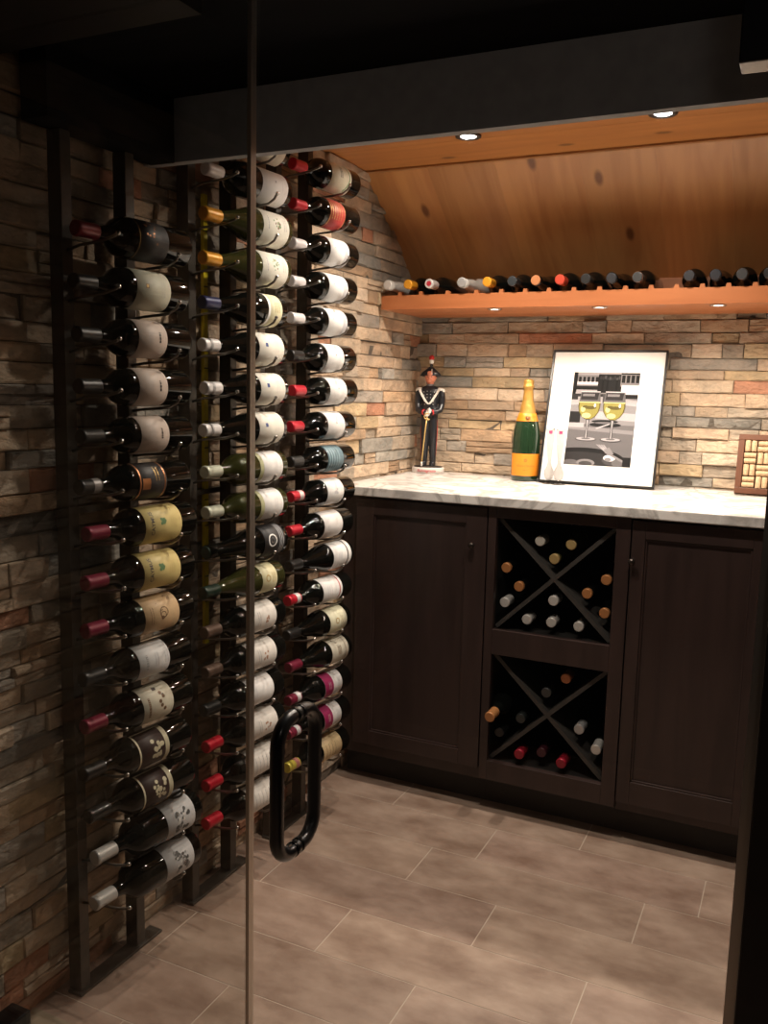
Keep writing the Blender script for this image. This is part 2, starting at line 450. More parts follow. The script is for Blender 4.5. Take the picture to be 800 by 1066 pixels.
def lab_mat(col, rough=.55):
    n = 'label_%02x%02x%02x' % tuple(int(max(0, min(1, c))*255) for c in col)
    return pm(n, col, rough, noise=.04, nscale=90)
def cap_mat(col, metal=.25):
    n = 'cap_%02x%02x%02x' % tuple(int(max(0, min(1, c))*255) for c in col)
    return pm(n, col, .38, metal=metal, coat=.1)

def wrap_rect(mb, R, y0, y1, a0, a1, mat, n=None):
    n = n or max(2, int(abs(a1-a0)/.12))
    V = []
    for i in range(n+1):
        a = a0+(a1-a0)*i/n
        V.append([mb.bm.verts.new((R*math.cos(a), y, R*math.sin(a))) for y in (y0, y1)])
    for i in range(n): mb.face([V[i][0], V[i+1][0], V[i+1][1], V[i][1]], mat, None, True)
def wrap_poly(mb, R, pts, mat):
    """pts (angle, y)"""
    mb.face([mb.bm.verts.new((R*math.cos(a), y, R*math.sin(a))) for a, y in pts], mat)
def wrap_disc(mb, R, ac, yc, r, mat, r2=0, n=16, sy=1.0):
    O = [(ac+r*math.cos(2*PI*i/n)/R, yc+sy*r*math.sin(2*PI*i/n)) for i in range(n)]
    if not r2: wrap_poly(mb, R, O, mat); return
    I = [(ac+r2*math.cos(2*PI*i/n)/R, yc+sy*r2*math.sin(2*PI*i/n)) for i in range(n)]
    for i in range(n):
        j = (i+1) % n; wrap_poly(mb, R, [O[i], O[j], I[j], I[i]], mat)
def wrap_text(mb, R, txt, size, ac, yc, mat, italic=False):
    vs, fs = text_geo(txt, size, italic)
    V = [mb.bm.verts.new((R*math.cos(ac+x/R), yc-y, R*math.sin(ac+x/R))) for x, y, z in vs]
    for f in fs: mb.face([V[i] for i in f], mat)
def scribble(mb, R, ac, yc, w, lines, gap, mat, seed=0, th=.0011):
    """rows of short strokes: print too small to read"""
    r = random.Random(seed)
    for k in range(lines):
        y = yc+k*gap; a = ac-w/2/R
        while a < ac+w/2/R:
            d = r.uniform(.002, .006)/R
            wrap_rect(mb, R, y-th/2, y+th/2, a, min(a+d, ac+w/2/R), mat, 2); a += d+.0012/R

CAPL = .054
# decorations: function(mb, R, y0, y1, rnd) drawn slightly proud of the label
INK = lab_mat((.06, .05, .05)); GREY = lab_mat((.33, .33, .33)); LGREY = lab_mat((.55, .55, .57)); GOLD = pm('label_gold', (.55, .36, .12), .35, metal=.5, noise=.1)
GREEN = lab_mat((.13, .25, .11)); BROWN = lab_mat((.18, .10, .055)); COPPER = pm('label_copper', (.48, .2, .08), .35, metal=.5, noise=.15)
CREAM = lab_mat((.62, .57, .40)); RED = lab_mat((.45, .04, .04)); MAG = lab_mat((.30, .015, .09)); SILV = pm('label_silver', (.55, .55, .55), .38, metal=.55, noise=.15, nscale=60)
DGREY = lab_mat((.10, .10, .10)); BLUE = lab_mat((.05, .08, .22)); TEAL = lab_mat((.16, .27, .32)); WHITE = lab_mat((.80, .79, .76))

def d_square(mb, R, a, b, s):
    c = a+(b-a)*.30; wrap_rect(mb, R, c-.0042, c+.0042, .02, .25, BROWN); wrap_rect(mb, R.__add__(.0001), c-.0024, c+.0024, .07, .20, GOLD); scribble(mb, R, .05, b-.022, .03, 2, .006, LGREY, s)
def d_small(mb, R, a, b, s):
    scribble(mb, R, .10, a+(b-a)*.74, .020, 1, .004, INK, s, .0045); scribble(mb, R, .1, a+(b-a)*.35, .02, 3, .005, LGREY, s, .0006)
def d_copper(mb, R, a, b, s):
    for y in (a+.003, b-.006): wrap_rect(mb, R, y, y+.003, -1.3, 1.5, COPPER)
    wrap_rect(mb, R, a+.010, a+.030, -.35, .25, COPPER); scribble(mb, R, .5, a+.045, .03, 2, .007, GOLD, s, .002)
def d_cay(mb, R, a, b, s):
    wrap_text(mb, R, 'CAYMUS', .0125, .22, a+.020, INK)
    c = a+(b-a)*.47
    for dx, dy in ((0, 0), (.0042, -.003), (-.0042, -.003), (.0035, .0035), (-.0035, .0035), (0, .006)): wrap_disc(mb, R, .27+dx/R, c+dy, .0036, GREEN, n=8)
    wrap_poly(mb, R, [(.75, b-.023), (1.02, b-.028), (1.18, b-.024), (.95, b-.019)], BROWN)
    scribble(mb, R, .2, c+.022, .026, 3, .006, GOLD, s, .0007)
def d_swirl(mb, R, a, b, s):
    c = (a+b)/2
    for k, r in enumerate((.004, .0075, .011)):
        wrap_disc(mb, R, -.05+.14*k, c+.002*k, r, BROWN, r-.0018, n=14)
    wrap_poly(mb, R, [(.3, c-.004), (.75, c-.012), (.8, c-.008), (.35, c+.002)], BROWN)
    wrap_poly(mb, R, [(.8, b-.023), (1.1, b-.028), (1.2, b-.024), (.95, b-.018)], BROWN)
    scribble(mb, R, .15, a+.016, .034, 2, .006, BROWN, s, .0015)
def d_script(mb, R, a, b, s):
    scribble(mb, R, .15, a+.020, .030, 1, .005, GREY, s, .006); scribble(mb, R, .2, a+.042, .026, 2, .007, LGREY, s+1, .003); scribble(mb, R, .2, a+.068, .024, 2, .006, LGREY, s+2, .0016)
def d_figure(mb, R, a, b, s):
    scribble(mb, R, .1, a+.016, .040, 1, .004, BROWN, s, .006)
    c = b-.030
    wrap_poly(mb, R, [(.95, c-.013), (1.15, c-.012), (1.14, c-.002), (.95, c-.004)], INK)
    for k in range(5): wrap_disc(mb, R, .72-.22*k, c+.006*math.sin(k*2), .0042, BROWN, n=7)
    wrap_poly(mb, R, [(.9, c), (.62, c+.008), (.2, c-.003), (.55, c+.002)], INK)
def d_flower(mb, R, a, b, s):
    wrap_rect(mb, R, a, a+.004, -1.5, 1.5, CREAM); wrap_rect(mb, R, b-.011, b, -1.5, 1.5, CREAM)
    wrap_rect(mb, R, a, b, 1.42, 1.5, CREAM); wrap_rect(mb, R, a, b, -1.5, -1.42, CREAM)
    r = random.Random(s+4); c = a+(b-a)*.6
    for k in range(20): wrap_disc(mb, R, .15+r.uniform(-.5, .5), c+r.uniform(-.018, .018), r.uniform(.0025, .0058), CREAM, n=7)
def d_engrave(mb, R, a, b, s):
    r = random.Random(s); c = (a+b)/2
    for k in range(26): wrap_disc(mb, R, .1+r.uniform(-.5, .6), c+r.uniform(-.020, .022), r.uniform(.002, .0060), r.choice((DGREY, DGREY, GREY)), n=7, sy=r.uniform(.6, 1.5))
    for k in range(6): wrap_disc(mb, R, .1+r.uniform(-.3, .3), c+r.uniform(-.012, .012), .0028, WHITE, n=7)
    for k in range(4): scribble(mb, R, .2, a+.006+k*.004, .05, 1, .003, LGREY, s+k, .0006)
def d_filigree(mb, R, a, b, s):
    r = random.Random(s)
    for k in range(14): wrap_disc(mb, R, r.uniform(-.2, 1.2), a+.02+r.uniform(0, .03), .0022, COPPER, .0012, n=7)
    wrap_rect(mb, R, a+.002, a+.0028, -1.2, 1.4, GOLD)
def d_vine(mb, R, a, b, s):
    r = random.Random(s); c = a+(b-a)*.50
    for k in range(12): wrap_disc(mb, R, .2+r.uniform(-.35, .35), c+r.uniform(-.011, .014), r.uniform(.0018, .0042), r.choice((GREEN, lab_mat((.35, .36, .2)), BROWN)), n=7)
    scribble(mb, R, .2, a+.018, .03, 1, .005, GREY, s, .003); scribble(mb, R, .2, b-.018, .026, 2, .006, GREY, s, .0012)
def d_bluesq(mb, R, a, b, s):
    c = a+(b-a)*.30; wrap_rect(mb, R, c-.0045, c+.0045, .12, .36, BLUE); scribble(mb, R, .2, b-.03, .03, 2, .008, LGREY, s, .001)
def d_dark(mb, R, a, b, s):
    c = a+(b-a)*.5; wrap_rect(mb, R, c-.002, c+.003, .15, .28, GREY); scribble(mb, R, .1, b-.02, .03, 1, .005, LGREY, s, .001)
def d_ring(mb, R, a, b, s):
    c = a+.030; wrap_disc(mb, R, .15, c, .0155, WHITE, .0120, n=24); wrap_disc(mb, R, .15, c, .0075, DGREY)
    for k in range(3): wrap_rect(mb, R, b-.020+k*.006, b-.018+k*.006, -.9, 1.3, LGREY)
def d_crest(mb, R, a, b, s):
    c = (a+b)/2; wrap_disc(mb, R, .15, c-.006, .0085, GOLD, .006, n=14); scribble(mb, R, .15, c+.010, .024, 3, .005, GOLD, s, .0012)
def d_emblem(mb, R, a, b, s):
    c = a+(b-a)*.62; r = random.Random(s)
    for k in range(7): wrap_disc(mb, R, .05+r.uniform(-.25, .25), c+r.uniform(-.01, .01), .003, lab_mat((.42, .25, .17)), n=6)
    scribble(mb, R, .1, a+.03, .034, 2, .007, GREY, s, .0018)
def d_plain(mb, R, a, b, s):
    scribble(mb, R, .15, a+.018, .03, 2, .006, LGREY, s, .0012)
def d_lines(mb, R, a, b, s):
    for k in range(5): scribble(mb, R, .15, a+.02+k*.013, .036, 1, .006, GREY, s+k, .0016)
def d_arc(mb, R, a, b, s):
    for i in range(12):
        t = i/12; wrap_rect(mb, R, b-.022+.012*math.sin(PI*t), b-.018+.012*math.sin(PI*t), -1.0+t*2.1, -.98+(t+1/12)*2.1, GREEN, 2)
    scribble(mb, R, .3, (a+b)/2-.004, .028, 2, .006, INK, s, .003)
def d_goldband(mb, R, a, b, s):
    for k in range(5): scribble(mb, R, .2, a+.012+k*.010, .05, 1, .006, GOLD, s+k, .003)
    wrap_rect(mb, R, a+.002, a+.004, -1.5, 1.5, GOLD); wrap_rect(mb, R, b-.004, b-.002, -1.5, 1.5, GOLD)
def d_greypatch(mb, R, a, b, s):
    wrap_rect(mb, R, b-.020, b-.002, -1.5, 1.5, LGREY); wrap_disc(mb, R, .2, a+.022, .0016, INK, n=6)
def d_teal(mb, R, a, b, s):
    for k in range(5): wrap_rect(mb, R, a+.006+k*.011, a+.009+k*.011, -1.5, 1.5, lab_mat((.30, .42, .46)))
def d_gemblem(mb, R, a, b, s):
    c = (a+b)/2; r = random.Random(s)
    for k in range(6): wrap_disc(mb, R, .15+r.uniform(-.18, .18), c+r.uniform(-.008, .008), .0035, LGREY, n=6)
def d_blackstripe(mb, R, a, b, s):
    wrap_rect(mb, R, b-.020, b-.015, -1.5, 1.5, INK); scribble(mb, R, .15, a+.025, .02, 3, .007, LGREY, s, .003)
def d_redstripe(mb, R, a, b, s):
    wrap_rect(mb, R, b-.014, b-.010, -1.5, 1.5, RED); scribble(mb, R, .15, a+.022, .03, 3, .009, LGREY, s, .002)
def d_brownmarks(mb, R, a, b, s):
    scribble(mb, R, .2, a+.03, .024, 3, .006, BROWN, s, .003); wrap_rect(mb, R, b-.016, b-.014, -1.5, 1.5, BROWN)
def d_half(mb, R, a, b, s):
    wrap_rect(mb, R, a, a+(b-a)*.48, -1.55, 1.55, MAG); scribble(mb, R, .2, a+(b-a)*.75, .02, 2, .006, LGREY, s, .001); scribble(mb, R, .2, a+(b-a)*.25, .02, 2, .006, WHITE, s, .0012)
def d_tan(mb, R, a, b, s):
    for k in range(4): scribble(mb, R, .1, a+.015+k*.014, .036, 1, .005, BROWN, s+k, .0022)
def d_side(mb, R, a, b, s):
    wrap_rect(mb, R, a, a+.013, -1.5, 1.5, lab_mat((.38, .38, .22))); scribble(mb, R, .15, b-.03, .03, 2, .008, LGREY, s, .001)
def d_band(mb, R, a, b, s):
    wrap_rect(mb, R, a+(b-a)*.0, a+(b-a)*.14, -1.5, 1.5, WHITE); scribble(mb, R, .2, (a+b)/2, .026, 3, .007, lab_mat((.4, .33, .15)), s, .002)

def make_bottle(label, loc, rot, glass, shape, cap, labcol, lab, deco, seed=0, L=.262, R=.035, group=None, cap2=None, category='wine bottle', name='wine_bottle', roll=0.0, capparts=True, caplen=.054):
    t = thing(name, label, category, loc, rot, group)
    pr = bottle_profile(shape, L, R)
    T = Matrix.Translation((0, -L/2, 0))   # origin at the middle of the bottle
    m = MB(); m.lathe(pr, M=T @ ROTY, n=32); m.build('glass_body', glass, t)
    k = L/.290; CAPL = caplen*k; m = MB(); rc = .0156*k
    m.lathe([(rc*.86, -.0002), (rc, .0015), (rc*1.03, .004), (rc*1.03, .006), (rc*.985, .008), (rc*1.0, CAPL-.001), (rc*.98, CAPL)], M=T @ ROTY, n=24)
    c = m.build('foil_cap', cap_mat(cap), t)
    if cap2 == 'screw':
        m = MB()
        for y in (.016, .019, .022): m.lathe([(rc*1.02, y), (rc*1.02, y+.001)], M=T @ ROTY, n=24)
        m.build('cap_groove', GREY, c)
    elif cap2:
        m = MB(); m.lathe([(rc*1.012, CAPL-.02), (rc*1.012, CAPL-.004)], M=T @ ROTY, n=24, cap0=False, cap1=False); m.build('foil_ring', cap_mat(cap2), c)
    if lab:
        a, b = lab[0]*k, lab[1]*k
        m = MB(); RR = R+.0004
        half = 1.55
        V = []
        n = 30
        for i in range(n+1):
            an = -half+2*half*i/n
            V.append([m.bm.verts.new(Vector((r_*math.cos(an), y-L/2, r_*math.sin(an)))) for r_, y in ((RR-.0006, a), (RR, a+.0002), (RR, b-.0002), (RR-.0006, b))])
        for i in range(n):
            for k in range(3): m.face([V[i][k], V[i+1][k], V[i+1][k+1], V[i][k+1]], None, None, True)
        lo = m.build('paper_label', lab_mat(labcol), t)
        if deco:
            m = MB(); deco(m, RR+.00025, a-L/2, b-L/2, seed); m.build('label_print', None, lo, normals=False)
        if roll: lo.rotation_euler = (0, roll, 0)
    return t

# ------------------------------------------------------------------ wine racks on the left wall
ROW = lambda i: 1.7293-.0890*i
def rack(ya, yb, zt, rows, label):
    t = thing('wall_wine_rack', label, 'wine rack', (.035, (ya+yb)/2, 0), group=None)
    yc = (ya+yb)/2
    for y in (ya, yb):
        m = MB(); m.box((-.016, y-yc-.0125, 0), (.015, y-yc+.0125, zt), bev=.0012); m.build('post', RACK, t)
    m = MB(); m.box((-.013, ya-yc-.02, .0), (.022, yb-yc+.06, .006), bev=.001); m.build('base_plate', RACK, t)
    mp = {}
    for kind, y in (('neck', ya), ('body', yb)):
        m = MB()
        if kind == 'neck': pts = [(.012, 0, -.028), (.045, 0, -.0195), (.072, 0, -.0175), (.100, 0, -.0140), (.124, 0, -.008), (.131, 0, -.004)]
        else: pts = [(.012, 0, -.046), (.045, 0, -.0415), (.085, 0, -.0385), (.108, 0, -.0360), (.124, 0, -.0270), (.131, 0, -.016)]
        m.tube(pts, .0028, n=8)
        me = m.build('peg', PEGM); mp[kind] = (me, pts[-1])
    first = {}
    m = MB(); m.sphere((0, 0, 0), .0042); tipme = m.build('peg_tip', TIP)
    for i in rows:
        for kind, y in (('neck', ya), ('body', yb)):
            src, tip = mp[kind]
            p = src.copy(); COL.objects.link(p); p.parent = t; p.location = (0, y-yc, ROW(i))
            q = tipme.copy(); COL.objects.link(q); q.parent = p; q.location = tip
    for kind in mp:
        bpy.data.objects.remove(mp[kind][0])
    bpy.data.objects.remove(tipme)
    # wall brackets behind the posts
    for z in (.955,):
        m = MB(); m.box((-.030, ya-yc-.006, z), (-.014, yb-yc+.006, z+.012)); m.build('cross_strap', RACK, t)
rack(-1.7005, -1.5375, 1.639, range(3, 18), 'tall dark metal peg rack on the stone wall, leftmost and nearest of the three')
rack(-1.3475, -1.1975, 1.845, range(0, 18), 'tall dark metal peg rack on the stone wall, middle one of the three')
rack(-1.0075, -.8575, 1.845, range(0, 18), 'tall dark metal peg rack on the stone wall, farthest one beside the cabinets')

WHT = (.80, .79, .77); CR = (.66, .62, .50); YEL = (.74, .60, .25); BEI = (.52, .43, .37); OFF = (.72, .69, .64); PEACH = (.66, .46, .26)
REDC = (.52, .012, .03); BURG = (.17, .012, .035); BLKC = (.012, .012, .012); WHC = (.72, .70, .70); BRN = (.12, .075, .055); DGC = (.012, .03, .02); SLC = (.55, .54, .52); ORC = (.68, .31, .02); NAV = (.02, .025, .085); GWC = (.55, .57, .46)
D, GN, OL = G_DARK, G_GREEN, G_OLIVE
BX, BU, CH = 'bordeaux', 'burgundy', 'champagne'
# row: (cap, glass, shape, label colour, (from, to), print, second cap colour, radius, description)
col1 = {
 3: ((.20,.008,.02), D, BX, (.012,.011,.012), (.130,.215), d_filigree, None, .0385, 'dark-labelled wine bottle with copper scrollwork and a dull red cap, top of the left rack'),
 4: (BLKC, D, BX, (.60,.58,.46), (.132,.228), d_square, None, .038, 'black-capped wine bottle with cream label and one tiny brown square, left rack'),
 5: (BLKC, D, BX, BEI, (.130,.212), d_small, None, .0365, 'black-capped bottle with pinkish beige label, upper one of three alike in the left rack'),
 6: (BLKC, D, BX, BEI, (.130,.212), d_small, None, .0365, 'black-capped bottle with pinkish beige label, middle one of three alike in the left rack'),
 7: (BLKC, D, BX, BEI, (.130,.212), d_small, None, .0365, 'black-capped bottle with pinkish beige label, lower one of three alike in the left rack'),
 8: (BLKC, D, BX, (.022,.018,.018), (.128,.210), d_copper, (.25,.23,.22), .0365, 'black-labelled bottle with copper bands and copper panel in the left rack'),
 9: (BURG, D, BX, YEL, (.128,.238), d_cay, None, .0385, 'burgundy-capped bottle with yellow label and green leaf, upper of the two alike'),
 10: (BURG, D, BX, YEL, (.128,.238), d_cay, None, .0385, 'burgundy-capped bottle with yellow label and green leaf, lower of the two alike'),
 11: (BURG, D, BX, PEACH, (.132,.236), d_swirl, None, .0385, 'burgundy-capped bottle with peach label and brown scroll, below the yellow labels'),
 12: (BLKC, D, BX, (.72,.72,.72), (.125,.215), d_script, None, .036, 'black-capped bottle with clean white label and grey script in the left rack'),
 13: (BURG, D, BX, CR, (.132,.222), d_figure, None, .0385, 'burgundy-capped bottle with cream label and dark dancing figure, left rack'),
 14: (BLKC, D, BX, (.035,.016,.014), (.125,.215), d_flower, None, .0375, 'black-capped bottle with cream-edged brown flower label, upper of the two alike'),
 15: (BLKC, D, BX, (.035,.016,.014), (.125,.215), d_flower, None, .0375, 'black-capped bottle with cream-edged brown flower label, lower of the two alike'),
 16: (SLC, D, BX, (.60,.60,.61), (.175,.262), d_engrave, None, .041, 'silver-capped bottle with engraved grey label, upper of the pair at the rack foot'),
 17: (SLC, D, BX, (.60,.60,.61), (.175,.262), d_engrave, None, .041, 'silver-capped bottle with engraved grey label, lowest bottle of the left rack'),
}
Z1 = {3:1.4590,4:1.372,5:1.284,6:1.196,7:1.109,8:1.022,9:.940,10:.852,11:.766,12:.679,13:.588,14:.500,15:.417,16:.328,17:.238}
Y1 = {3:-1.768,4:-1.776,5:-1.770,6:-1.770,7:-1.767,8:-1.774,9:-1.759,10:-1.764,11:-1.767,12:-1.775,13:-1.774,14:-1.780,15:-1.770,16:-1.756,17:-1.760}
col2 = {
 0: (BLKC, D, BX, CR, (.165,.270), d_lines, None, .0375, 'cream-labelled bottle cut off by the beam, topmost in the middle rack'),
 1: (WHC, D, BX, WHT, (.165,.268), d_dark, None, .0385, 'white-capped bottle with white label, just under the beam in the middle rack'),
 2: (ORC, OL, BU, (.76,.74,.64), (.170,.272), d_vine, None, .040, 'orange-capped white wine bottle with vine label, upper of the two'),
 3: (ORC, OL, BU, (.76,.74,.64), (.170,.272), d_vine, None, .040, 'orange-capped white wine bottle with vine label, lower of the two'),
 4: (NAV, D, BU, (.70,.66,.44), (.205,.262), d_band, None, .038, 'navy-capped bottle with narrow pale yellow label in the middle rack'),
 5: (WHC, D, BU, (.78,.75,.66), (.170,.272), d_bluesq, 'screw', .038, 'white-capped bottle with blue square on cream label, upper of three alike'),
 6: (WHC, D, BU, (.78,.75,.66), (.170,.272), d_bluesq, 'screw', .038, 'white-capped bottle with blue square on cream label, middle of three alike'),
 7: (WHC, D, BU, (.78,.75,.66), (.170,.272), d_bluesq, 'screw', .038, 'white-capped bottle with blue square on cream label, lower of three alike'),
 8: (GWC, OL, BX, WHT, (.170,.265), d_side, None, .037, 'pale green-capped white wine bottle with white label, upper of two in the middle rack'),
 9: (GWC, OL, BX, WHT, (.170,.265), d_side, None, .037, 'pale green-capped white wine bottle with white label, lower of two in the middle rack'),
 10: (DGC, D, CH, (.025,.025,.027), (.185,.272), d_ring, None, .039, 'black-labelled bottle with a white ring emblem in the middle rack'),
 11: (DGC, OL, BU, (.70,.66,.42), (.190,.252), d_crest, None, .037, 'dark green-capped olive bottle with small pale yellow crest label'),
 12: (BRN, D, BX, OFF, (.135,.245), d_emblem, None, .0375, 'brown-capped bottle with off-white emblem label, upper of the two in the middle rack'),
 13: (BRN, D, BX, OFF, (.135,.245), d_emblem, None, .0375, 'brown-capped bottle with off-white emblem label, lower of the two in the middle rack'),
 14: (BLKC, D, BX, WHT, (.140,.240), d_plain, None, .0375, 'black-capped bottle with plain white label, above the three red-capped ones'),
 15: (REDC, D, BX, OFF, (.138,.250), d_emblem, None, .0375, 'red-capped bottle with white label in the middle rack, uppermost of its three'),
 16: (REDC, D, BX, OFF, (.138,.250), d_lines, None, .0375, 'red-capped bottle with lined white label, second lowest in the middle rack'),
 17: (REDC, D, BX, OFF, (.138,.250), d_lines, None, .0375, 'red-capped bottle with lined white label, lowest in the middle rack'),
}
Z2 = {0:1.722,1:1.636,2:1.548,3:1.460,4:1.370,5:1.287,6:1.198,7:1.111,8:1.022,9:.937,10:.854,11:.769,12:.680,13:.589,14:.508,15:.425,16:.333,17:.244}
Y2 = {0:-1.42,1:-1.413,2:-1.42,3:-1.423,4:-1.426,5:-1.427,6:-1.42,7:-1.425,8:-1.420,9:-1.417,10:-1.418,11:-1.428,12:-1.424,13:-1.422,14:-1.428,15:-1.420,16:-1.421,17:-1.422}
col3 = {
 0: (REDC, D, BX, (.62,.58,.44), (.135,.235), d_arc, None, .0375, 'red-capped bottle with cream label and green arc, topmost in the far rack'),
 1: (REDC, D, BX, (.45,.035,.035), (.128,.205), d_goldband, None, .0375, 'red-capped bottle with gold-lettered red label in the far rack'),
 2: (WHC, D, BX, WHT, (.135,.232), d_greypatch, None, .0365, 'white-capped bottle with grey-edged white label, uppermost of three alike'),
 3: (WHC, D, BX, WHT, (.135,.232), d_greypatch, None, .0365, 'white-capped bottle with grey-edged white label, middle of three alike'),
 4: (WHC, D, BX, WHT, (.135,.232), d_greypatch, None, .0365, 'white-capped bottle with grey-edged white label, lowest of three alike'),
 5: (BLKC, D, BX, WHT, (.132,.218), d_dark, None, .0375, 'black-capped bottle with white label, right above the bright red caps'),
 6: (REDC, D, BX, WHT, (.136,.225), d_dark, None, .0375, 'bright red-capped bottle with white label, upper of the pair in the far rack'),
 7: (REDC, D, BX, WHT, (.136,.225), d_dark, None, .0375, 'bright red-capped bottle with white label, lower of the pair in the far rack'),
 8: (BLKC, D, BX, (.12,.20,.24), (.140,.222), d_teal, None, .0365, 'black-capped bottle with striped teal label in the far rack'),
 9: (REDC, D, BX, WHT, (.136,.222), d_gemblem, (.7,.66,.64), .0365, 'bottle with red and white cap and grey emblem, level with the worktop'),
 10: (REDC, D, BX, (.76,.74,.72), (.128,.225), d_plain, None, .0370, 'red-capped bottle with wide plain white label, just below worktop height'),
 11: (BLKC, D, BU, WHT, (.175,.272), d_blackstripe, None, .038, 'sloping-shouldered bottle with black stripe across its white label'),
 12: (REDC, D, BX, WHT, (.130,.232), d_redstripe, (.7,.66,.64), .0370, 'bottle with red and white cap and thin red stripe on white label'),
 13: (BLKC, D, BU, (.68,.66,.48), (.172,.262), d_crest, None, .038, 'black-capped sloping-shouldered bottle with pale cream label in the far rack'),
 14: (BURG, D, BU, (.70,.66,.54), (.175,.265), d_brownmarks, None, .038, 'burgundy-capped bottle with brown print on a cream label in the far rack'),
 15: (BURG, D, BX, WHT, (.140,.232), d_half, (.72,.70,.70), .0375, 'bottle with magenta and white label, upper of the two in the far rack'),
 16: (BURG, D, BX, WHT, (.140,.232), d_half, (.72,.70,.70), .0375, 'bottle with magenta and white label, lower of the two in the far rack'),
 17: ((.62,.52,.08), D, BX, (.66,.50,.28), (.140,.240), d_tan, (.62,.25,.20), .0375, 'yellow-capped bottle with tan label, lowest in the far rack'),
}
Z3 = {0:1.719,1:1.628,2:1.535,3:1.447,4:1.363,5:1.273,6:1.194,7:1.107,8:1.023,9:.938,10:.855,11:.767,12:.680,13:.591,14:.506,15:.420,16:.329,17:.240}
Y3 = {0:-1.083,1:-1.082,2:-1.083,3:-1.087,4:-1.087,5:-1.088,6:-1.077,7:-1.085,8:-1.084,9:-1.080,10:-1.087,11:-1.083,12:-1.089,13:-1.092,14:-1.082,15:-1.082,16:-1.083,17:-1.085}
PITCH = {}
for ci, (cd, ZZ, YY, gname) in enumerate(((col1, Z1, Y1, 'bottles in the left rack'), (col2, Z2, Y2, 'bottles in the middle rack'), (col3, Z3, Y3, 'bottles in the far rack'))):
    for i, s in cd.items():
        cap, gl, sh, lc, lab, deco, cap2, R, text = s
        R *= .965; L = .255 if R < .038 else .262
        # neck rests against the post, body lies on the peg: the axis leans about 5 degrees from the wall
        yaw = math.radians(-4.8)
        cx = .100 + math.sin(math.radians(4.8))*L/2
        cy = -2.9117+(YY[i]+2.9117)*1.0293+math.cos(yaw)*L/2
        z = .5*(1.2035+(ZZ[i]-1.2035)*1.028)+.5*ROW(i)+.001
        make_bottle(text, (cx, cy, z), (0, 0, yaw), gl, sh, cap, lc, lab, deco, seed=ci*31+i, L=L, R=R, group=gname, cap2=cap2, roll=0.0)

# yellow strip standing behind the middle rack
m = MB(); m.box((.012, -1.268, .60), (.020, -1.254, 1.62), pm('yellow_strip', (.85, .68, .02), .45, noise=.15))
for k in range(16): m.box((.0199, -1.268, .64+k*.06), (.0204, -1.254, .643+k*.06), pm('yellow_strip_mark', (.12, .10, .02), .5))
o = m.build('yellow_strip'); o['label'] = 'narrow yellow upright strip on the stone behind the middle rack'; o['category'] = 'strip'

# ------------------------------------------------------------------ cabinets
YF = -.600   # door faces
def panel_door(name, x0, x1, z0, z1, px0, px1, pz0, pz1, parent, loc, knob):
    m = MB(); f = lambda p: tuple(p[i]-loc[i] for i in range(3))
    y0, y1 = YF, YF+.020
    for a, b in (((x0, z0), (px0, z1)), ((px1, z0), (x1, z1)), ((px0, z0), (px1, pz0)), ((px0, pz1), (px1, z1))):
        m.box(f((a[0], y0, a[1])), f((b[0], y1, b[1])))
    d = m.build(name, ESPRESSO, parent, bevel=.0012)
    m = MB(); m.box(f((px0-.002, y0+.009, pz0-.002)), f((px1+.002, y1-.001, pz1+.002)))
    m.build('recessed_panel', ESPRESSO, d)
    # bead around the panel
    m = MB(); w = .005
    for a, b in (((px0, pz0), (px0+w, pz1)), ((px1-w, pz0), (px1, pz1)), ((px0, pz0), (px1, pz0+w)), ((px0, pz1-w), (px1, pz1))):
        m.box(f((a[0], y0+.004, a[1])), f((b[0], y0+.010, b[1])))
    m.build('bead', ESPRESSO, d, bevel=.001)
    if knob:
        kx, kz = knob
        m = MB(); m.lathe([(.004, 0), (.004, .010), (.0085, .014), (.0095, .019), (.007, .024), (0, .0255)], M=Matrix.Translation(f((kx, y0, kz))) @ Matrix.Rotation(PI/2, 4, 'X'), n=20)
        m.build('knob', pm('knob_metal', (.05, .04, .035), .25, metal=.8), d)
def base_cab(label, x0, x1, doors):
    loc = ((x0+x1)/2, -.3, 0); t = thing('base_cabinet', label, 'cabinet', loc)
    f = lambda p: tuple(p[i]-loc[i] for i in range(3))
    m = MB(); m.box(f((x0, YF+.021, .088)), f((x1, -.016, .892))); m.build('carcass', ESPRESSO, t, bevel=.001)
    m = MB(); m.box(f((x0, YF+.075, 0)), f((x1, YF+.090, .088))); m.build('toe_kick', pm('toe_kick_paint', (.010, .008, .007), .6), t)
    for d in doors: panel_door('door', *d[:8], t, loc, d[8])
base_cab('dark brown base cabinet with one panelled door, beside the wine racks', .016, .4805,
         [(.070, .4775, .128, .884, .126, .416, .172, .838, (.440, .779))])
base_cab('dark brown base cabinet with panelled doors, under the right end of the worktop', .8695, 1.752,
         [(.872, 1.205, .118, .884, .906, 1.163, .180, .838, (.8775, .779)), (1.209, 1.540, .118, .884, 1.25, 1.50, .180, .838, (1.52, .779))])
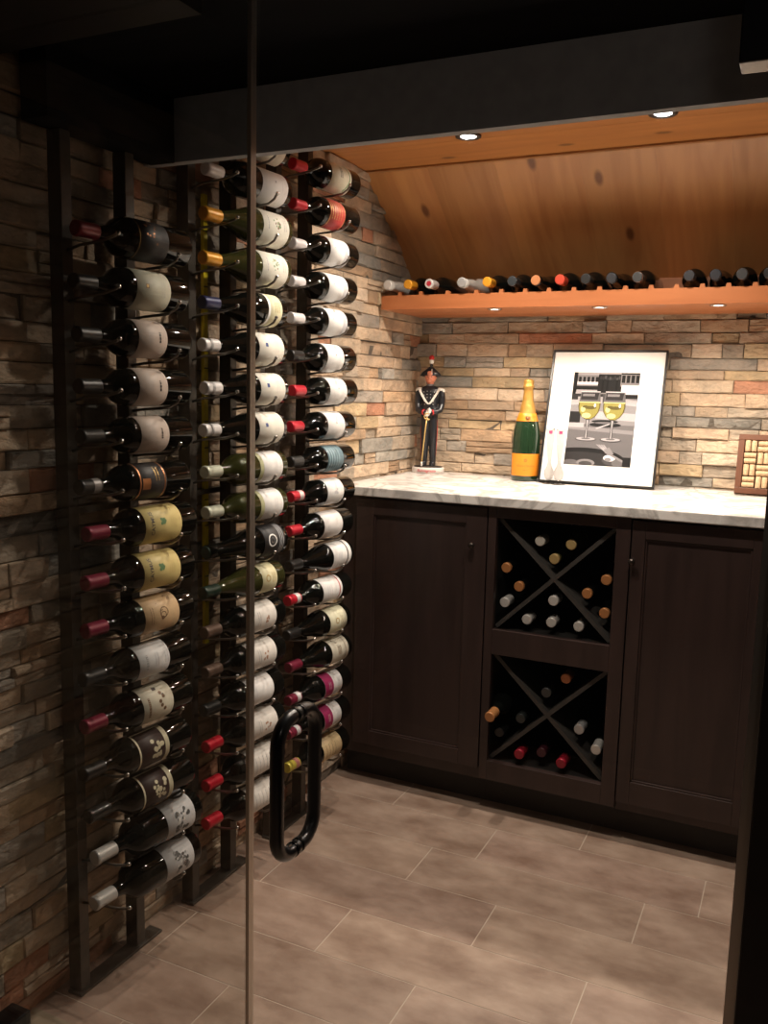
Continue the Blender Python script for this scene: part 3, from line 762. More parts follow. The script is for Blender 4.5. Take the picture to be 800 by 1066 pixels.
def cubby():
    x0, x1 = .4815, .8685; loc = ((x0+x1)/2, -.3, 0)
    t = thing('lattice_wine_cabinet', 'dark brown middle cabinet with two open cubbies crossed by X-shaped dividers', 'wine cabinet', loc)
    f = lambda p: tuple(p[i]-loc[i] for i in range(3))
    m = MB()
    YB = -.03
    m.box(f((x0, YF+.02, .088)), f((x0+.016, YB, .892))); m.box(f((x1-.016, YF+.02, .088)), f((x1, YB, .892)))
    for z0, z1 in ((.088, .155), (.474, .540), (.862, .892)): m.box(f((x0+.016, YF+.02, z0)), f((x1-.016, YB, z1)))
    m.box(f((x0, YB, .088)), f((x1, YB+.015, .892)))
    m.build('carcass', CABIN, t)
    m = MB(); xa, xb = .505, .831
    for a, b, c, d in ((x0, xa, .100, .892), (xb, x1, .100, .892), (xa, xb, .100, .156), (xa, xb, .472, .544), (xa, xb, .860, .892)):
        m.box(f((a, YF, c)), f((b, YF+.0199, d)))
    m.build('face_frame', ESPRESSO, t, bevel=.0012)
    m = MB(); m.box(f((x0, YF+.075, 0)), f((x1, YF+.090, .087))); m.build('toe_kick', MATS['toe_kick_paint'], t)
    for (z0, z1) in ((.1565, .4715), (.5445, .8595)):
        for s in (1, -1):
            A = Vector((xa+.0, 0, z0 if s > 0 else z1)); B = Vector((xb, 0, z1 if s > 0 else z0))
            d = (B-A).normalized(); n = Vector((-d.z, 0, d.x))*.0055
            A2 = A+d*.006; B2 = B-d*.006
            m = MB(); m.prism([(A2.x-n.x-loc[0], A2.z-n.z), (B2.x-n.x-loc[0], B2.z-n.z), (B2.x+n.x-loc[0], B2.z+n.z), (A2.x+n.x-loc[0], A2.z+n.z)], YF+.022+(.0004 if s < 0 else 0)-loc[1], -.05-loc[1])
            m.build('divider_board', LATTICE, t)
cubby()
m = MB(); m.box((.006, -.622, .893), (1.757, -.0145, .920), bev=.003); o = m.build('worktop', MARBLE)
o['label'] = 'white veined marble worktop running along the stone back wall'; o['category'] = 'worktop'

# bottles inside the cubbies: (x, z of cap at the front, cap colour, aim dx, dz over the length, text)
COP = (.50, .22, .08); TANC = (.46, .33, .14); WH2 = (.62, .61, .58)
CRD = (.30, .010, .028)
cub = [
 (.622,.802,(.55,.53,.47), .00,-.004,'pale foil-capped bottle lying left in the top V of the upper cubby'),
 (.708,.800,TANC,0,0,'tan-capped bottle lying right in the top V of the upper cubby'),
 (.664,.756,TANC,.0,0,'tan-capped bottle lowest in the top V of the upper cubby'),
 (.529,.717,COP,0,0,'copper-capped bottle at the left side of the upper cubby, highest there'),
 (.568,.668,COP,-.0,0,'copper-capped bottle nearest the crossing on the left of the upper cubby'),
 (.529,.618,WH2,0,0,'pale-capped bottle low at the left side of the upper cubby'),
 (.667,.640,WH2,0,0,'white-capped bottle topmost in the bottom wedge of the upper cubby'),
 (.595,.577,WH2,0,0,'white-capped bottle, left one on the floor of the upper cubby'),
 (.664,.578,WH2,0,0,'white-capped bottle, middle one on the floor of the upper cubby'),
 (.740,.577,WH2,0,0,'white-capped bottle, right one on the floor of the upper cubby'),
 (.807,.714,COP,0,0,'copper-capped bottle at the right side of the upper cubby, highest there'),
 (.758,.671,COP,0,0,'copper-capped bottle nearest the crossing on the right of the upper cubby'),
 (.807,.623,COP,0,0,'copper-capped bottle lowest at the right side of the upper cubby'),
 (.713,.426,(.55,.21,.09),0,0,'bright copper-capped bottle alone in the top V of the lower cubby'),
 (.660,.376,(.05,.05,.05),0,0,'black-capped bottle at the bottom of the top V, lower cubby'),
 (.5285,.312,COP,.0,.006,'copper-capped bottle poking out at the left side of the lower cubby'),
 (.590,.288,(.03,.035,.035),.0,.0,'dark-capped bottle near the crossing on the left of the lower cubby'),
 (.529,.235,(.02,.02,.02),0,0,'black-capped bottle low at the left side of the lower cubby'),
 (.757,.288,(.42,.42,.42),.0,.004,'grey-capped bottle on the right divider board of the lower cubby'),
 (.806,.239,WH2,.0,.012,'silver-capped bottle low at the right side of the lower cubby'),
 (.596,.190,CRD,.0,.003,'red-capped bottle, left one on the floor of the lower cubby'),
 (.655,.200,(.06,.012,.02),.0,.003,'dark maroon-capped bottle, middle one on the floor of the lower cubby'),
 (.716,.188,CRD,.018,.012,'red-capped bottle, right one on the floor of the lower cubby'),
]
for k, (x, z, c, dx, dz, text) in enumerate(cub):
    L = .262; yaw = -math.atan2(dx, L); pit = math.atan2(dz, L)
    gl = G_OLIVE if c in (TANC,) else G_DARK
    yc = -.665 if c == COP and x < .5287 else (-.592 if c == CRD else -.572)
    make_bottle(text, (x+dx/2, yc+L/2, z+dz/2), (pit, 0, yaw), gl, 'bordeaux', c, OFF, None, None, seed=k, R=.0300, L=L, caplen=.016 if c in (COP, TANC) and x > .5287 else .054, group='bottles in the upper cubby' if z > .5 else 'bottles in the lower cubby', cap2=None)

# ------------------------------------------------------------------ display shelf with lights
def shelf():
    t = thing('display_shelf', 'reddish wooden shelf on the back wall holding a row of wine bottles', 'shelf', (.88, -.18, 1.453))
    loc = (.88, -.18, 1.453); f = lambda p: tuple(p[i]-loc[i] for i in range(3))
    m = MB(tone=True)
    for a, b, tn in ((.010, .62, 1.0), (.6206, 1.757, .95)): m.box(f((a, -.325, 1.4535)), f((b, -.013, 1.4700)), col=(tn, tn, tn))
    m.box(f((.010, -.325, 1.4701)), f((1.757, -.052, 1.4935)), col=(.9, .9, .9))
    m.build('shelf_board', CEDAR, t)
    # scalloped front strip: a notch for every neck
    xs = NECKS; m = MB(tone=True)
    xs = NECKS; m = MB(tone=True)
    top = 1.4965; bot = 1.4535
    poly = [(.010, bot), (1.757, bot), (1.757, top)]
    allx = sorted(xs+[1.20+.066*k for k in range(8)], reverse=True)
    for x, x2 in zip(allx[:-1], allx[1:]):
        c = (x+x2)/2; poly += [(c+.0075, top), (c+.005, top+.010), (c-.005, top+.010), (c-.0075, top)]
    poly.append((.010, top))
    m.prism([(p[0]-loc[0], p[1]-loc[2]) for p in poly], -.340-loc[1], -.3252-loc[1])
    m.build('notched_front', CEDAR, t)
    for x in (.373, .690, 1.012, 1.33):
        o = MB(); o.lathe([(.021, 0), (.023, -.002), (.018, -.003), (.0165, -.0008)], M=Matrix.Translation(f((x, -.300, 1.4532))), n=24, cap1=False)
        ring = o.build('puck_light', CHROME, t)
        o = MB(); o.lathe([(.0165, -.0008), (.0, -.0010)], M=Matrix.Translation(f((x, -.300, 1.4532))), n=24, cap0=False, cap1=False); o.build('lens', PUCK, ring)
NECKS = [.037, .109, .180, .286, .368, .445, .514, .579, .659, .729, .802, .872, .941, 1.006, 1.071, 1.126]
NECKS = [.040, .109, .180, .286, .366, .443, .514, .585, .659, .731, .802, .872, .938, 1.005, 1.071, 1.137]
shelf()
sb = [
 (.040, (.60,.59,.57), G_CLEAR, None, 'clear glass bottle with whitish cap at the left end of the shelf'),
 (.109, (.68,.30,.02), G_DARK, None, 'orange-capped bottle second from the left end of the shelf'),
 (.180, (.62,.60,.58), G_DARK, (.5,.03,.05), 'white-capped bottle with a red dot on its cap, third from the left on the shelf'),
 (.286, (.33,.32,.31), G_CLEAR, None, 'grey-capped clear glass bottle between the red-dotted cap and the second orange cap'),
 (.366, (.68,.30,.02), G_DARK, None, 'orange-capped bottle fifth from the left on the shelf, above the first puck light'),
 (.443, (.03,.035,.04), G_DARK, None, 'black-capped bottle between the second orange cap and the copper cap'),
 (.514, (.50,.20,.08), G_DARK, None, 'copper-capped bottle left of the bright red cap on the shelf'),
 (.585, (.55,.06,.03), G_DARK, None, 'bright red-orange-capped bottle in the middle of the shelf'),
 (.659, (.02,.02,.022), G_DARK, None, 'black-capped bottle just right of the red-orange cap on the shelf'),
 (.731, (.03,.03,.034), G_DARK, None, 'charcoal-capped bottle second from the gap in the shelf row'),
 (.802, (.05,.05,.05), G_DARK, (.36,.15,.08), 'black-capped bottle with a copper ring, beside the gap in the shelf row'),
 (.938, (.03,.03,.035), G_DARK, None, 'black-capped bottle just right of the gap in the shelf row'),
 (1.005, (.02,.02,.025), G_DARK, None, 'black-capped bottle second right of the gap in the shelf row'),
 (1.071, (.04,.04,.042), G_DARK, None, 'black-capped bottle third right of the gap in the shelf row'),
 (1.137, (.02,.02,.022), G_DARK, None, 'black-capped bottle cut by the right edge of the photo, on the shelf'),
]
for k, (x, c, gl, c2, text) in enumerate(sb):
    R = .0325 if x < .9 else .0322
    t = make_bottle(text, (x, -.362+.131, 1.4942+R), (0, 0, 0), gl, 'bordeaux' if k % 3 else 'champagne', c, OFF, None, None, seed=k, R=R, L=.262, group='bottles lying on the wooden shelf')
    if c2:
        cp = [o for o in t.children if o.name.startswith('foil_cap')][0]
        m = MB(); m.lathe([(.0080, -.1315), (0, -.1318)] if k < 5 else [(.0148, -.127), (.0148, -.124)], M=ROTY, n=18, cap0=k >= 5, cap1=False); m.build('cap_emblem', cap_mat(c2), cp)

# ------------------------------------------------------------------ champagne bottle
def champagne():
    H = .326; R = .0455
    t = thing('champagne_bottle', 'green champagne bottle with orange label and gold foil neck on the worktop', 'champagne bottle', (.437, -.118, .9202), (0, 0, 0))
    m = MB(); m.lathe([(R*.85, 0), (R*.97, .002), (R, .008), (R, .118), (R*.985, .140), (R*.93, .162), (R*.80, .188), (R*.64, .210), (R*.50, .230), (.0195, .244), (.0175, .262)], n=40); m.build('glass_body', pm('champagne_glass', (.012, .03, .014), .06, coat=.5), t)
    fo = pm('gold_foil', (.46, .25, .055), .42, metal=.5, noise=.12, nscale=80, bump=.6)
    orf = pm('orange_foil', (.74, .22, .012), .4, metal=.1, noise=.05)
    m = MB(); m.lathe([(R*.605, .2175), (R*.53, .2305), (.0215, .246), (.0175, .262), (.0155, .285), (.0150, .298), (.0175, .300), (.0178, .306), (.0158, .308), (.0165, .318), (.0145, .3245), (.008, .3265), (0, .327)], n=28, cap0=False); foil = m.build('neck_foil', fo, t)
    m = MB(); m.lathe([(R*.785, .193), (R*.70, .205), (R*.625, .2172), (R*.61, .2178)], n=36, cap0=False, cap1=False)
    nb = m.build('neck_band', orf, t)
    ang0 = math.atan2(-2.79, .82)
    Mx = Matrix.Rotation(ang0, 4, 'Z')
    m = MB(); m.lathe([(.0075, 0), (.0075, .0012), (0, .0016)], M=Matrix.Rotation(ang0+.05, 4, 'Z') @ Matrix.Translation((R*.715, 0, .2045)) @ Matrix.Rotation(PI/2-.75, 4, 'Y'), n=20, cap0=False); m.build('seal', pm('seal_brown', (.20, .09, .03), .4, metal=.4), nb)
    m = MB(); m.lathe([(R+.0004, .018), (R+.0005, .019), (R+.0005, .088), (R+.0004, .089)], n=30, a0=-1.25, a1=1.25, M=Mx); lb = m.build('paper_label', pm('orange_label', (.80, .255, .015), .5, noise=.03), t)
    m = MB(); ink = pm('label_ink', (.45, .16, .02), .6); RR = R+.0008
    def wt(txt, size, z, it=False):
        vs, fs = text_geo(txt, size, it)
        V = [m.bm.verts.new(Mx @ Vector((RR*math.cos(x/RR), RR*math.sin(x/RR), z+y))) for x, y, _ in vs]
        for q in fs: m.face([V[i] for i in q], ink)
    wt('Veuve Clicquot', .0098, .050, True); wt('BRUT', .0055, .036)
    for k in range(5):
        a = 2*PI*k/5
        c = (.0035*math.cos(a), .068+.0035*math.sin(a))
        vs = [(c[0]+.0024*math.cos(b*PI/4), c[1]+.0024*math.sin(b*PI/4)) for b in range(8)]
        m.face([m.bm.verts.new(Mx @ Vector((RR*math.cos(x/RR), RR*math.sin(x/RR), z))) for x, z in vs], ink)
    m.build('label_print', None, lb, normals=False)
champagne()

# ------------------------------------------------------------------ champagne flutes
THIN = glass_pane_mat('thin_glass', (.72, .71, .71))
def flute(x, y, lab):
    t = thing('champagne_flute', lab, 'champagne flute', (x, y, .9203), group='pair of champagne flutes')
    gm = MATS.setdefault('clear', clear_glass_mat()) if 'clear' not in MATS else MATS['clear']
    m = MB(); m.lathe([(.0, 0), (.021, 0), (.0213, .0012), (.012, .003), (.006, .006), (.0055, .010)], n=28, cap0=False, cap1=False)
    m.lathe([(.0055, .010), (.0125, .018), (.0155, .030), (.0150, .042), (.0085, .056), (.0052, .068)], n=28, cap0=False, cap1=False)
    m.build('stem_and_foot', THIN, t)
    # thin hollow tapering bowl
    m = MB(); m.lathe([(.0052, .068), (.0070, .085), (.0095, .110), (.0120, .140), (.0138, .172)], n=28, cap0=False, cap1=False)
    g = m.build('bowl', THIN, t)
    m = MB(); m.lathe([(.0139, .171), (.0143, .1725), (.0139, .174)], n=28, cap0=False, cap1=False); m.build('rim', gm, g)
    a = math.atan2(-2.75, .75)
    m = MB(); m.lathe([(.0140, .158), (.0145, .168)], M=Matrix.Rotation(a, 4, 'Z'), n=6, a0=-.4, a1=.4); m.build('pink_tag', pm('pink_tag', (.75, .06, .16), .5), t)
flute(.532, -.176, 'left one of two clear champagne flutes beside the champagne bottle')
flute(.566, -.186, 'right one of two clear champagne flutes, in front of the framed photograph')

# ------------------------------------------------------------------ framed photograph leaning on the wall
def picture():
    W, H = .361, .437; T = .014
    yb, yt = -.162, -.040
    tilt = -math.asin((yt-yb)/H)          # leans back
    t = thing('framed_photograph', 'black-framed black and white photograph of two glasses of white wine, leaning on the wall', 'picture', (.6725, yb, .9248), (tilt, 0, 0))
    BLK = pm('black_frame', (.010, .009, .009), .3)
    b = .0065
    m = MB()
    for x0, z0, x1, z1 in ((-W/2, 0, W/2, b), (-W/2, H-b, W/2, H), (-W/2, b, -W/2+b, H-b), (W/2-b, b, W/2, H-b)): m.box((x0, 0, z0), (x1, T, z1))
    m.build('frame', BLK, t, bevel=.0008)
    m = MB(); m.box((-W/2+b, .009, b), (W/2-b, .0135, H-b)); m.build('backing', BLK, t)
    m = MB(); m.box((-W/2+b, .0050, b), (W/2-b, .0085, H-b)); mat = m.build('mat_board', pm('white_mat', (.88, .87, .84), .55), t)
    pw = .207; ph = .302; x0 = -.104; z0 = .062
    GR = {k: pm('photo_grey_%d' % k, (v, v*.94, v*.98), .6, spec=.15) for k, v in enumerate((.003, .008, .022, .05, .10, .17, .29, .55))}
    wine = pm('photo_wine', (.19, .165, .04), .6, spec=.15); wine2 = pm('photo_wine_dark', (.07, .055, .012), .6, spec=.15); wine3 = pm('photo_wine_light', (.42, .39, .18), .6, spec=.15)
    m = MB(); lay = [0]
    def P(pts, mt):
        for ax in (0, 1):
            for lim, sg in ((0, 1), (1, -1)):
                q = []
                for i in range(len(pts)):
                    p0, p1 = pts[i-1], pts[i]; a0, a1 = sg*(p0[ax]-lim), sg*(p1[ax]-lim)
                    if (a0 < 0) != (a1 < 0):
                        t_ = a0/(a0-a1); q.append(tuple(p0[j]+(p1[j]-p0[j])*t_ for j in (0, 1)))
                    if a1 >= 0: q.append(p1)
                pts = q
                if len(pts) < 3: return
        lay[0] += 1; y = .0050-.00002*lay[0]
        m.face([m.bm.verts.new((x0+u*pw, y, z0+(1-v)*ph)) for u, v in pts], mt)
    def rc(u0, v0, u1, v1, k): P([(u0, v0), (u0, v1), (u1, v1), (u1, v0)], GR[k] if isinstance(k, int) else k)
    def el(u, v, ru, rv, k, n=22): P([(u+ru*math.cos(-2*PI*i/n), v+rv*math.sin(-2*PI*i/n)) for i in range(n)], GR[k] if isinstance(k, int) else k)
    rc(0, 0, 1, 1, 5); rc(0, 0, 1, .035, 6); rc(.0, .03, .40, .12, 5); rc(0, .10, .42, .135, 7)
    for k in range(5): rc(.08+k*.065, .05, .12+k*.065, .105, 1)
    rc(0, .0, .06, .17, 1); rc(.02, .15, .38, .215, 1); rc(.06, .19, .40, .235, 6); rc(.0, .17, .05, .27, 0)
    rc(.38, .02, .74, .22, 1)
    r = random.Random(4)
    for k in range(9): el(.42+.035*k, .06+r.uniform(-.01, .02), .018, .022, r.choice((2, 3, 1)), 8); rc(.405+.035*k, .08, .435+.035*k, .21, r.choice((0, 1, 1)))
    rc(.72, .01, 1, .15, 5); rc(.72, .005, 1, .02, 1)
    for k in range(4): rc(.735+k*.07, .03, .785+k*.07, .11, 1)
    rc(.74, .135, 1, .235, 7); rc(.74, .235, 1, .30, 1); el(.80, .29, .05, .03, 0)
    rc(0, .28, 1, .58, 5); P([(0, .27), (0, .36), (.5, .33), (1, .36), (1, .30), (.5, .26)], GR[6]); P([(.4, .42), (.4, .50), (1, .52), (1, .44)], GR[6])
    rc(.0, .235, .1, .30, 2); rc(.10, .235, .78, .265, 2); rc(.48, .24, .60, .33, 3)
    P([(0, .565), (0, 1), (1, 1), (1, .565), (.5, .56)], GR[4]); P([(0, .58), (0, .62), (1, .66), (1, .62)], GR[5])
    rc(0, .43, .17, .555, 1); rc(0, .55, .24, .60, 6)
    el(.55, .53, .20, .018, 1); el(.56, .565, .24, .026, 1); el(.56, .545, .16, .012, 4); P([(.42, .60), (.62, .55), (.63, .56), (.44, .615)], GR[6])
    # dark plate, small dishes, garlic, fork
    el(.28, .93, .62, .115, 1, 30); el(.28, .945, .55, .085, 2, 30); el(.10, .985, .13, .04, 4); el(.33, .975, .14, .04, 5); el(.33, .985, .10, .028, 3)
    el(.70, .935, .13, .055, 3); el(.68, .915, .09, .035, 7); el(.66, .93, .05, .02, 5); el(.80, .965, .08, .04, 4)
    P([(.62, .845), (.60, .86), (.98, .99), (1.0, .97)], GR[5])
    for k in range(4): P([(.46+.035*k, .775), (.475+.035*k, .775), (.66+.012*k, .865), (.635+.012*k, .87)], GR[6])
    P([(.58, .83), (.66, .80), (.74, .87), (.66, .89)], GR[5]); rc(.88, .90, 1, 1, 1)
    # two glasses
    for cu in (.29, .665):
        w = .165
        el(cu, .725, .16, .022, 3); el(cu, .72, .145, .017, 6); el(cu, .716, .07, .010, 4)
        P([(cu-.028, .51), (cu-.016, .60), (cu-.022, .71), (cu+.022, .71), (cu+.016, .60), (cu+.028, .51)], GR[3])
        P([(cu-.014, .52), (cu-.006, .60), (cu-.010, .71), (cu+.008, .71), (cu+.005, .60), (cu+.012, .52)], GR[6])
        # bowl: glass part above the wine
        P([(cu-w*.88, .215), (cu-w*1.0, .33), (cu+w*1.0, .33), (cu+w*.88, .215)], GR[4])
        P([(cu-w*.80, .225), (cu-w*.86, .30), (cu+w*.7, .30), (cu+w*.78, .225)], GR[2])
        P([(cu-w*.7, .235), (cu-w*.72, .262), (cu+w*.4, .262), (cu+w*.4, .235)], GR[5])
        P([(cu-w*.90, .208), (cu-w*.90, .216), (cu+w*.90, .216), (cu+w*.90, .208)], GR[7])
        pts = [(cu-w, .325), (cu-w*1.02, .37), (cu-w*.92, .43), (cu-w*.65, .48), (cu-w*.25, .512), (cu+w*.25, .512), (cu+w*.65, .48), (cu+w*.92, .43), (cu+w*1.02, .37), (cu+w, .325)]
        P(pts, wine2)
        P([(cu+(p-cu)*.90, .335+(q-.325)*.92) for p, q in pts], wine)
        el(cu-.03, .47, .07, .028, wine3); el(cu-.09, .40, .035, .035, wine3)
        el(cu+.02, .385, .09, .018, wine2); el(cu-.06, .375, .05, .012, wine2)
        P([(cu-w*.99, .322), (cu-w*.99, .334), (cu+w*.99, .334), (cu+w*.99, .322)], wine3)
        el(cu+.085, .36, .016, .022, 7, 8)
    pr = m.build('photo_print', None, mat, normals=False)
picture()

# ------------------------------------------------------------------ cork board in a wooden frame
def corkboard():
    W, H = .215, .178; yb = -.135; tilt = -math.radians(16)
    t = thing('cork_trivet', 'wooden-framed panel of wine corks in a basket weave, standing on the worktop at the right', 'cork panel', (1.0775, yb, .9270), (tilt, 0, 0))
    b = .017; m = MB()
    for x0, z0, x1, z1 in ((0, 0, W, b), (0, H-b, W, H), (0, b, b, H-b), (W-b, b, W, H-b)): m.box((x0, 0, z0), (x1, .022, z1))
    m.build('frame', FRAMEWOOD, t, bevel=.0012)
    m = MB(); m.box((b, .014, b), (W-b, .021, H-b)); m.build('backing', pm('backing_board', (.06, .022, .01), .7), t)
    me = {}
    ck = pm('cork', (.50, .34, .20), .8, noise=.22, nscale=160, bump=.5)
    cw, chh = (W-2*b)/5.1, (H-2*b)/4.0
    for ix in range(5):
        for iz in range(4):
            cx = b+(ix+.5)*(W-2*b)/5; cz = b+(iz+.5)*chh
            vert = (ix+iz) % 2 == 1
            for s in (-1, 1):
                r = .0078
                if 'cork' not in me:
                    q = MB(); q.lathe([(r*.93, -.0165), (r, -.0155), (r, .0155), (r*.93, .0165)], n=14); me['cork'] = q.build('cork', ck, t); o = me['cork']
                else: o = me['cork'].copy(); COL.objects.link(o); o.parent = t
                if vert: o.location = (cx+s*.0085, .0055, cz); o.rotation_euler = (0, 0, rnd.uniform(0, 6))
                else: o.location = (cx, .0055, cz+s*.0085); o.rotation_euler = (0, PI/2, 0)
                o.scale = (1, 1, rnd.uniform(.96, 1.05))
corkboard()

# ------------------------------------------------------------------ soldier figurine
def figurine():
    loc = (.078, -.080, .9203)
    t = thing('soldier_figurine', 'painted soldier figurine in black dress uniform and cocked hat, standing in the corner', 'figurine', loc, (0, 0, math.radians(12)))
    # local: faces -Y, x to picture right
    black = pm('uniform_black', (.010, .011, .015), .35, coat=.12); skin = pm('painted_skin', (.62, .22, .13), .4); white = pm('painted_white', (.72, .68, .62), .4)
    redp = pm('painted_red', (.5, .02, .02), .4); brass = pm('painted_gold', (.62, .42, .16), .35, metal=.3)
    m = MB(); 
    prof = [(1, 0), (1, .018), (.97, .020)]
    M0 = Matrix.Diagonal((.056, .040, 1, 1))
    m.lathe(prof, M=M0, n=40); base = m.build('plinth', pm('plinth_white', (.70, .64, .60), .4), t)
    # red lettering round the front of the plinth
    m = MB(); vs, fs = text_geo('Buonagrazia', .0125, True)
    V = []
    for x, y, z in vs:
        a = -PI/2+x/.050; V.append(m.bm.verts.new((.0564*math.cos(a), .0404*math.sin(a), .0095+y)))
    for q in fs: m.face([V[i] for i in q], pm('red_letters', (.55, .05, .07), .5))
    m.build('red_lettering', None, base, normals=False)
    m = MB(); m.lathe([(.9, .0195), (.88, .0235), (.6, .025), (0, .0252)], M=M0, n=32, cap0=False); m.build('dark_ground', pm('dark_ground', (.03, .02, .015), .6), base)
    # body: closed lofts fused into one continuous skin by voxel remesh
    def loft(mb, secs, n=16):
        rings = []
        for (cx, cy, cz, rx, ry) in secs:
            rings.append([mb.bm.verts.new((cx+rx*math.cos(2*PI*i/n), cy+ry*math.sin(2*PI*i/n), cz)) for i in range(n)])
        for a, b in zip(rings[:-1], rings[1:]):
            for i in range(n): mb.face([a[i], a[(i+1) % n], b[(i+1) % n], b[i]])
        mb.face(list(reversed(rings[0]))); mb.face(rings[-1])
    def fuse(mb, name, mat, vox, parent):
        bmesh.ops.recalc_face_normals(mb.bm, faces=mb.bm.faces)
        me = bpy.data.meshes.new(name); mb.bm.to_mesh(me); mb.bm.free()
        o = bpy.data.objects.new(name, me); COL.objects.link(o)
        md = o.modifiers.new('r', 'REMESH'); md.mode = 'VOXEL'; md.voxel_size = vox; md.use_smooth_shade = True
        s = o.modifiers.new('s', 'SMOOTH'); s.iterations = 3
        dg = bpy.context.evaluated_depsgraph_get()
        me2 = bpy.data.meshes.new_from_object(o.evaluated_get(dg))
        o.modifiers.clear(); o.data = me2; me2.materials.clear(); me2.materials.append(mat)
        for p in me2.polygons: p.use_smooth = True
        o.parent = parent; return o
    m = MB()
    for s in (-1, 1):
        loft(m, [(s*.0155, -.004, .024, .0110, .020), (s*.0155, -.004, .030, .0115, .021), (s*.0150, .002, .037, .0105, .0125), (s*.0145, .002, .060, .0115, .012), (s*.0140, .001, .100, .0135, .0145), (s*.0135, 0, .150, .0155, .017), (s*.0120, 0, .200, .0175, .019), (s*.010, 0, .225, .018, .020)])
    loft(m, [(0, 0, .195, .030, .021), (0, 0, .215, .0305, .022), (0, -.001, .235, .0275, .020), (0, -.002, .258, .0315, .022), (0, -.001, .277, .0375, .022), (0, 0, .288, .038, .019), (0, 0, .295, .026, .015), (0, 0, .300, .013, .012), (0, 0, .306, .011, .011)], n=24)
    for s in (-1, 1):
        m.tube([(s*.038, .0, .281), (s*.0415, -.002, .262), (s*.0415, -.004, .235), (s*.0375, -.013, .217), (s*.026, -.024, .211), (s*.010, -.031, .209)], [.0125, .0122, .0112, .0108, .0095, .0078], n=14)
    body = fuse(m, 'uniform', black, .0016, t)
    m = MB()
    loft(m, [(0, 0, .300, .0095, .0095), (0, 0, .309, .0100, .0105), (0, -.002, .314, .0145, .0165), (0, -.002, .323, .0172, .0185), (0, -.001, .333, .0172, .0185), (0, 0, .343, .0150, .016), (0, 0, .349, .008, .009)], n=20)
    m.sphere((0, -.0195, .3235), .0034, sc=(.8, 1, 1.2)); m.sphere((-.0172, 0, .3265), .0042, sc=(.5, .9, 1.2)); m.sphere((.0172, 0, .3265), .0042, sc=(.5, .9, 1.2)); m.sphere((0, -.016, .3135), .005, sc=(1, .8, .7))
    head = fuse(m, 'head', skin, .0011, t)
    for v in head.data.vertices: v.co = Vector((0, 0, .306))+(v.co-Vector((0, 0, .306)))*1.10
    m = MB()
    for s in (-1, 1): m.sphere((s*.0068, -.0205, .3297), .0018)
    m.tube([(-.007, -.0192, .3185), (0, -.0205, .3195), (.007, -.0192, .3185)], .0009, n=8); m.build('face_paint', pm('face_paint', (.04, .02, .015), .4), head)
    # gloves, one over the other on the sabre hilt
    def hand(cx, cz, sgn):
        q = MB(); q.sphere((cx, -.0345, cz), .0085, sc=(1.05, .75, .95))
        for k in range(4): q.tube([(cx-sgn*.004, -.040, cz+.0055-.0035*k), (cx-sgn*.0005, -.0435, cz+.0048-.0035*k), (cx+sgn*.0065, -.0425, cz+.0040-.0035*k)], [.0021, .0021, .0018], n=8)
        q.tube([(cx-sgn*.003, -.036, cz+.006), (cx+sgn*.003, -.040, cz+.010)], [.0024, .002], n=8)
        return q
    for cx, cz, s in ((.0045, .214, 1), (-.0015, .2035, -1)):
        hand(cx, cz, s).build('glove', white, t)
    # cocked hat with rosette and plume
    m = MB(); n = 24
    rings = []
    for z, rx, ry, up in ((.3335, .020, .022, 0), (.337, .037, .019, .0), (.343, .032, .016, .006), (.352, .020, .012, .010), (.361, .010, .007, .006), (.364, .003, .002, 0)):
        rings.append([m.bm.verts.new((rx*math.cos(2*PI*i/n), ry*math.sin(2*PI*i/n), z+up*(math.sin(2*PI*i/n)**2)*.4-(.004 if abs(math.cos(2*PI*i/n)) > .9 and z < .34 else 0))) for i in range(n)])
    for a, b in zip(rings[:-1], rings[1:]):
        for i in range(n): m.face([a[i], a[(i+1) % n], b[(i+1) % n], b[i]], None, None, True)
    m.face(list(reversed(rings[0]))); m.face(rings[-1])
    hat = m.build('cocked_hat', black, t)
    m = MB(); m.tube([(.006, -.0175, .340), (.006, -.0130, .356)], .0014, n=8); m.build('hat_braid', white, hat)
    m = MB(); m.lathe([(.003, .358), (.0055, .366), (.0050, .374)], n=14, M=Matrix.Translation((.002, -.004, 0))); m.build('plume_socket', black, hat)
    m = MB(); m.lathe([(.0050, .373), (.0078, .378), (.0082, .386), (.0080, .3875)], n=16, M=Matrix.Translation((.002, -.004, 0))); m.build('white_plume', white, hat)
    m = MB(); m.lathe([(.0082, .387), (.0092, .393), (.0078, .399), (.0035, .403), (0, .4035)], n=16, M=Matrix.Translation((.002, -.004, 0))); m.build('red_plume', redp, hat)
    # collar, epaulettes, crossed belts, buttons, cuffs
    m = MB(); m.lathe([(.0132, .296), (.0125, .304)], n=20, cap0=False, cap1=False); m.lathe([(.0128, .3035), (.0130, .3050)], n=20); m.build('collar', pm('collar_grey', (.12, .12, .13), .4), body)
    for s in (-1, 1):
        m = MB(); m.sphere((s*.0355, -.001, .287), .0125, sc=(1.15, 1.05, .5)); m.sphere((s*.0445, -.001, .282), .0085, sc=(.8, 1.1, .9)); m.build('epaulette', white, body)
    for s in (-1, 1):
        m = MB(); pts = [(s*.034, -.010, .288), (s*.030, -.0205, .279), (s*.020, -.0250, .262), (s*.010, -.0250, .246), (0, -.0240, .236)]
        P2 = [Vector(p) for p in pts]; w = .0042
        V = [[m.bm.verts.new(p+Vector((-w, 0, 0))), m.bm.verts.new(p+Vector((-w, -.0012, 0))), m.bm.verts.new(p+Vector((w, -.0012, 0))), m.bm.verts.new(p+Vector((w, 0, 0)))] for p in P2]
        for a, b in zip(V[:-1], V[1:]):
            for k in range(4): m.face([a[k], a[(k+1) % 4], b[(k+1) % 4], b[k]])
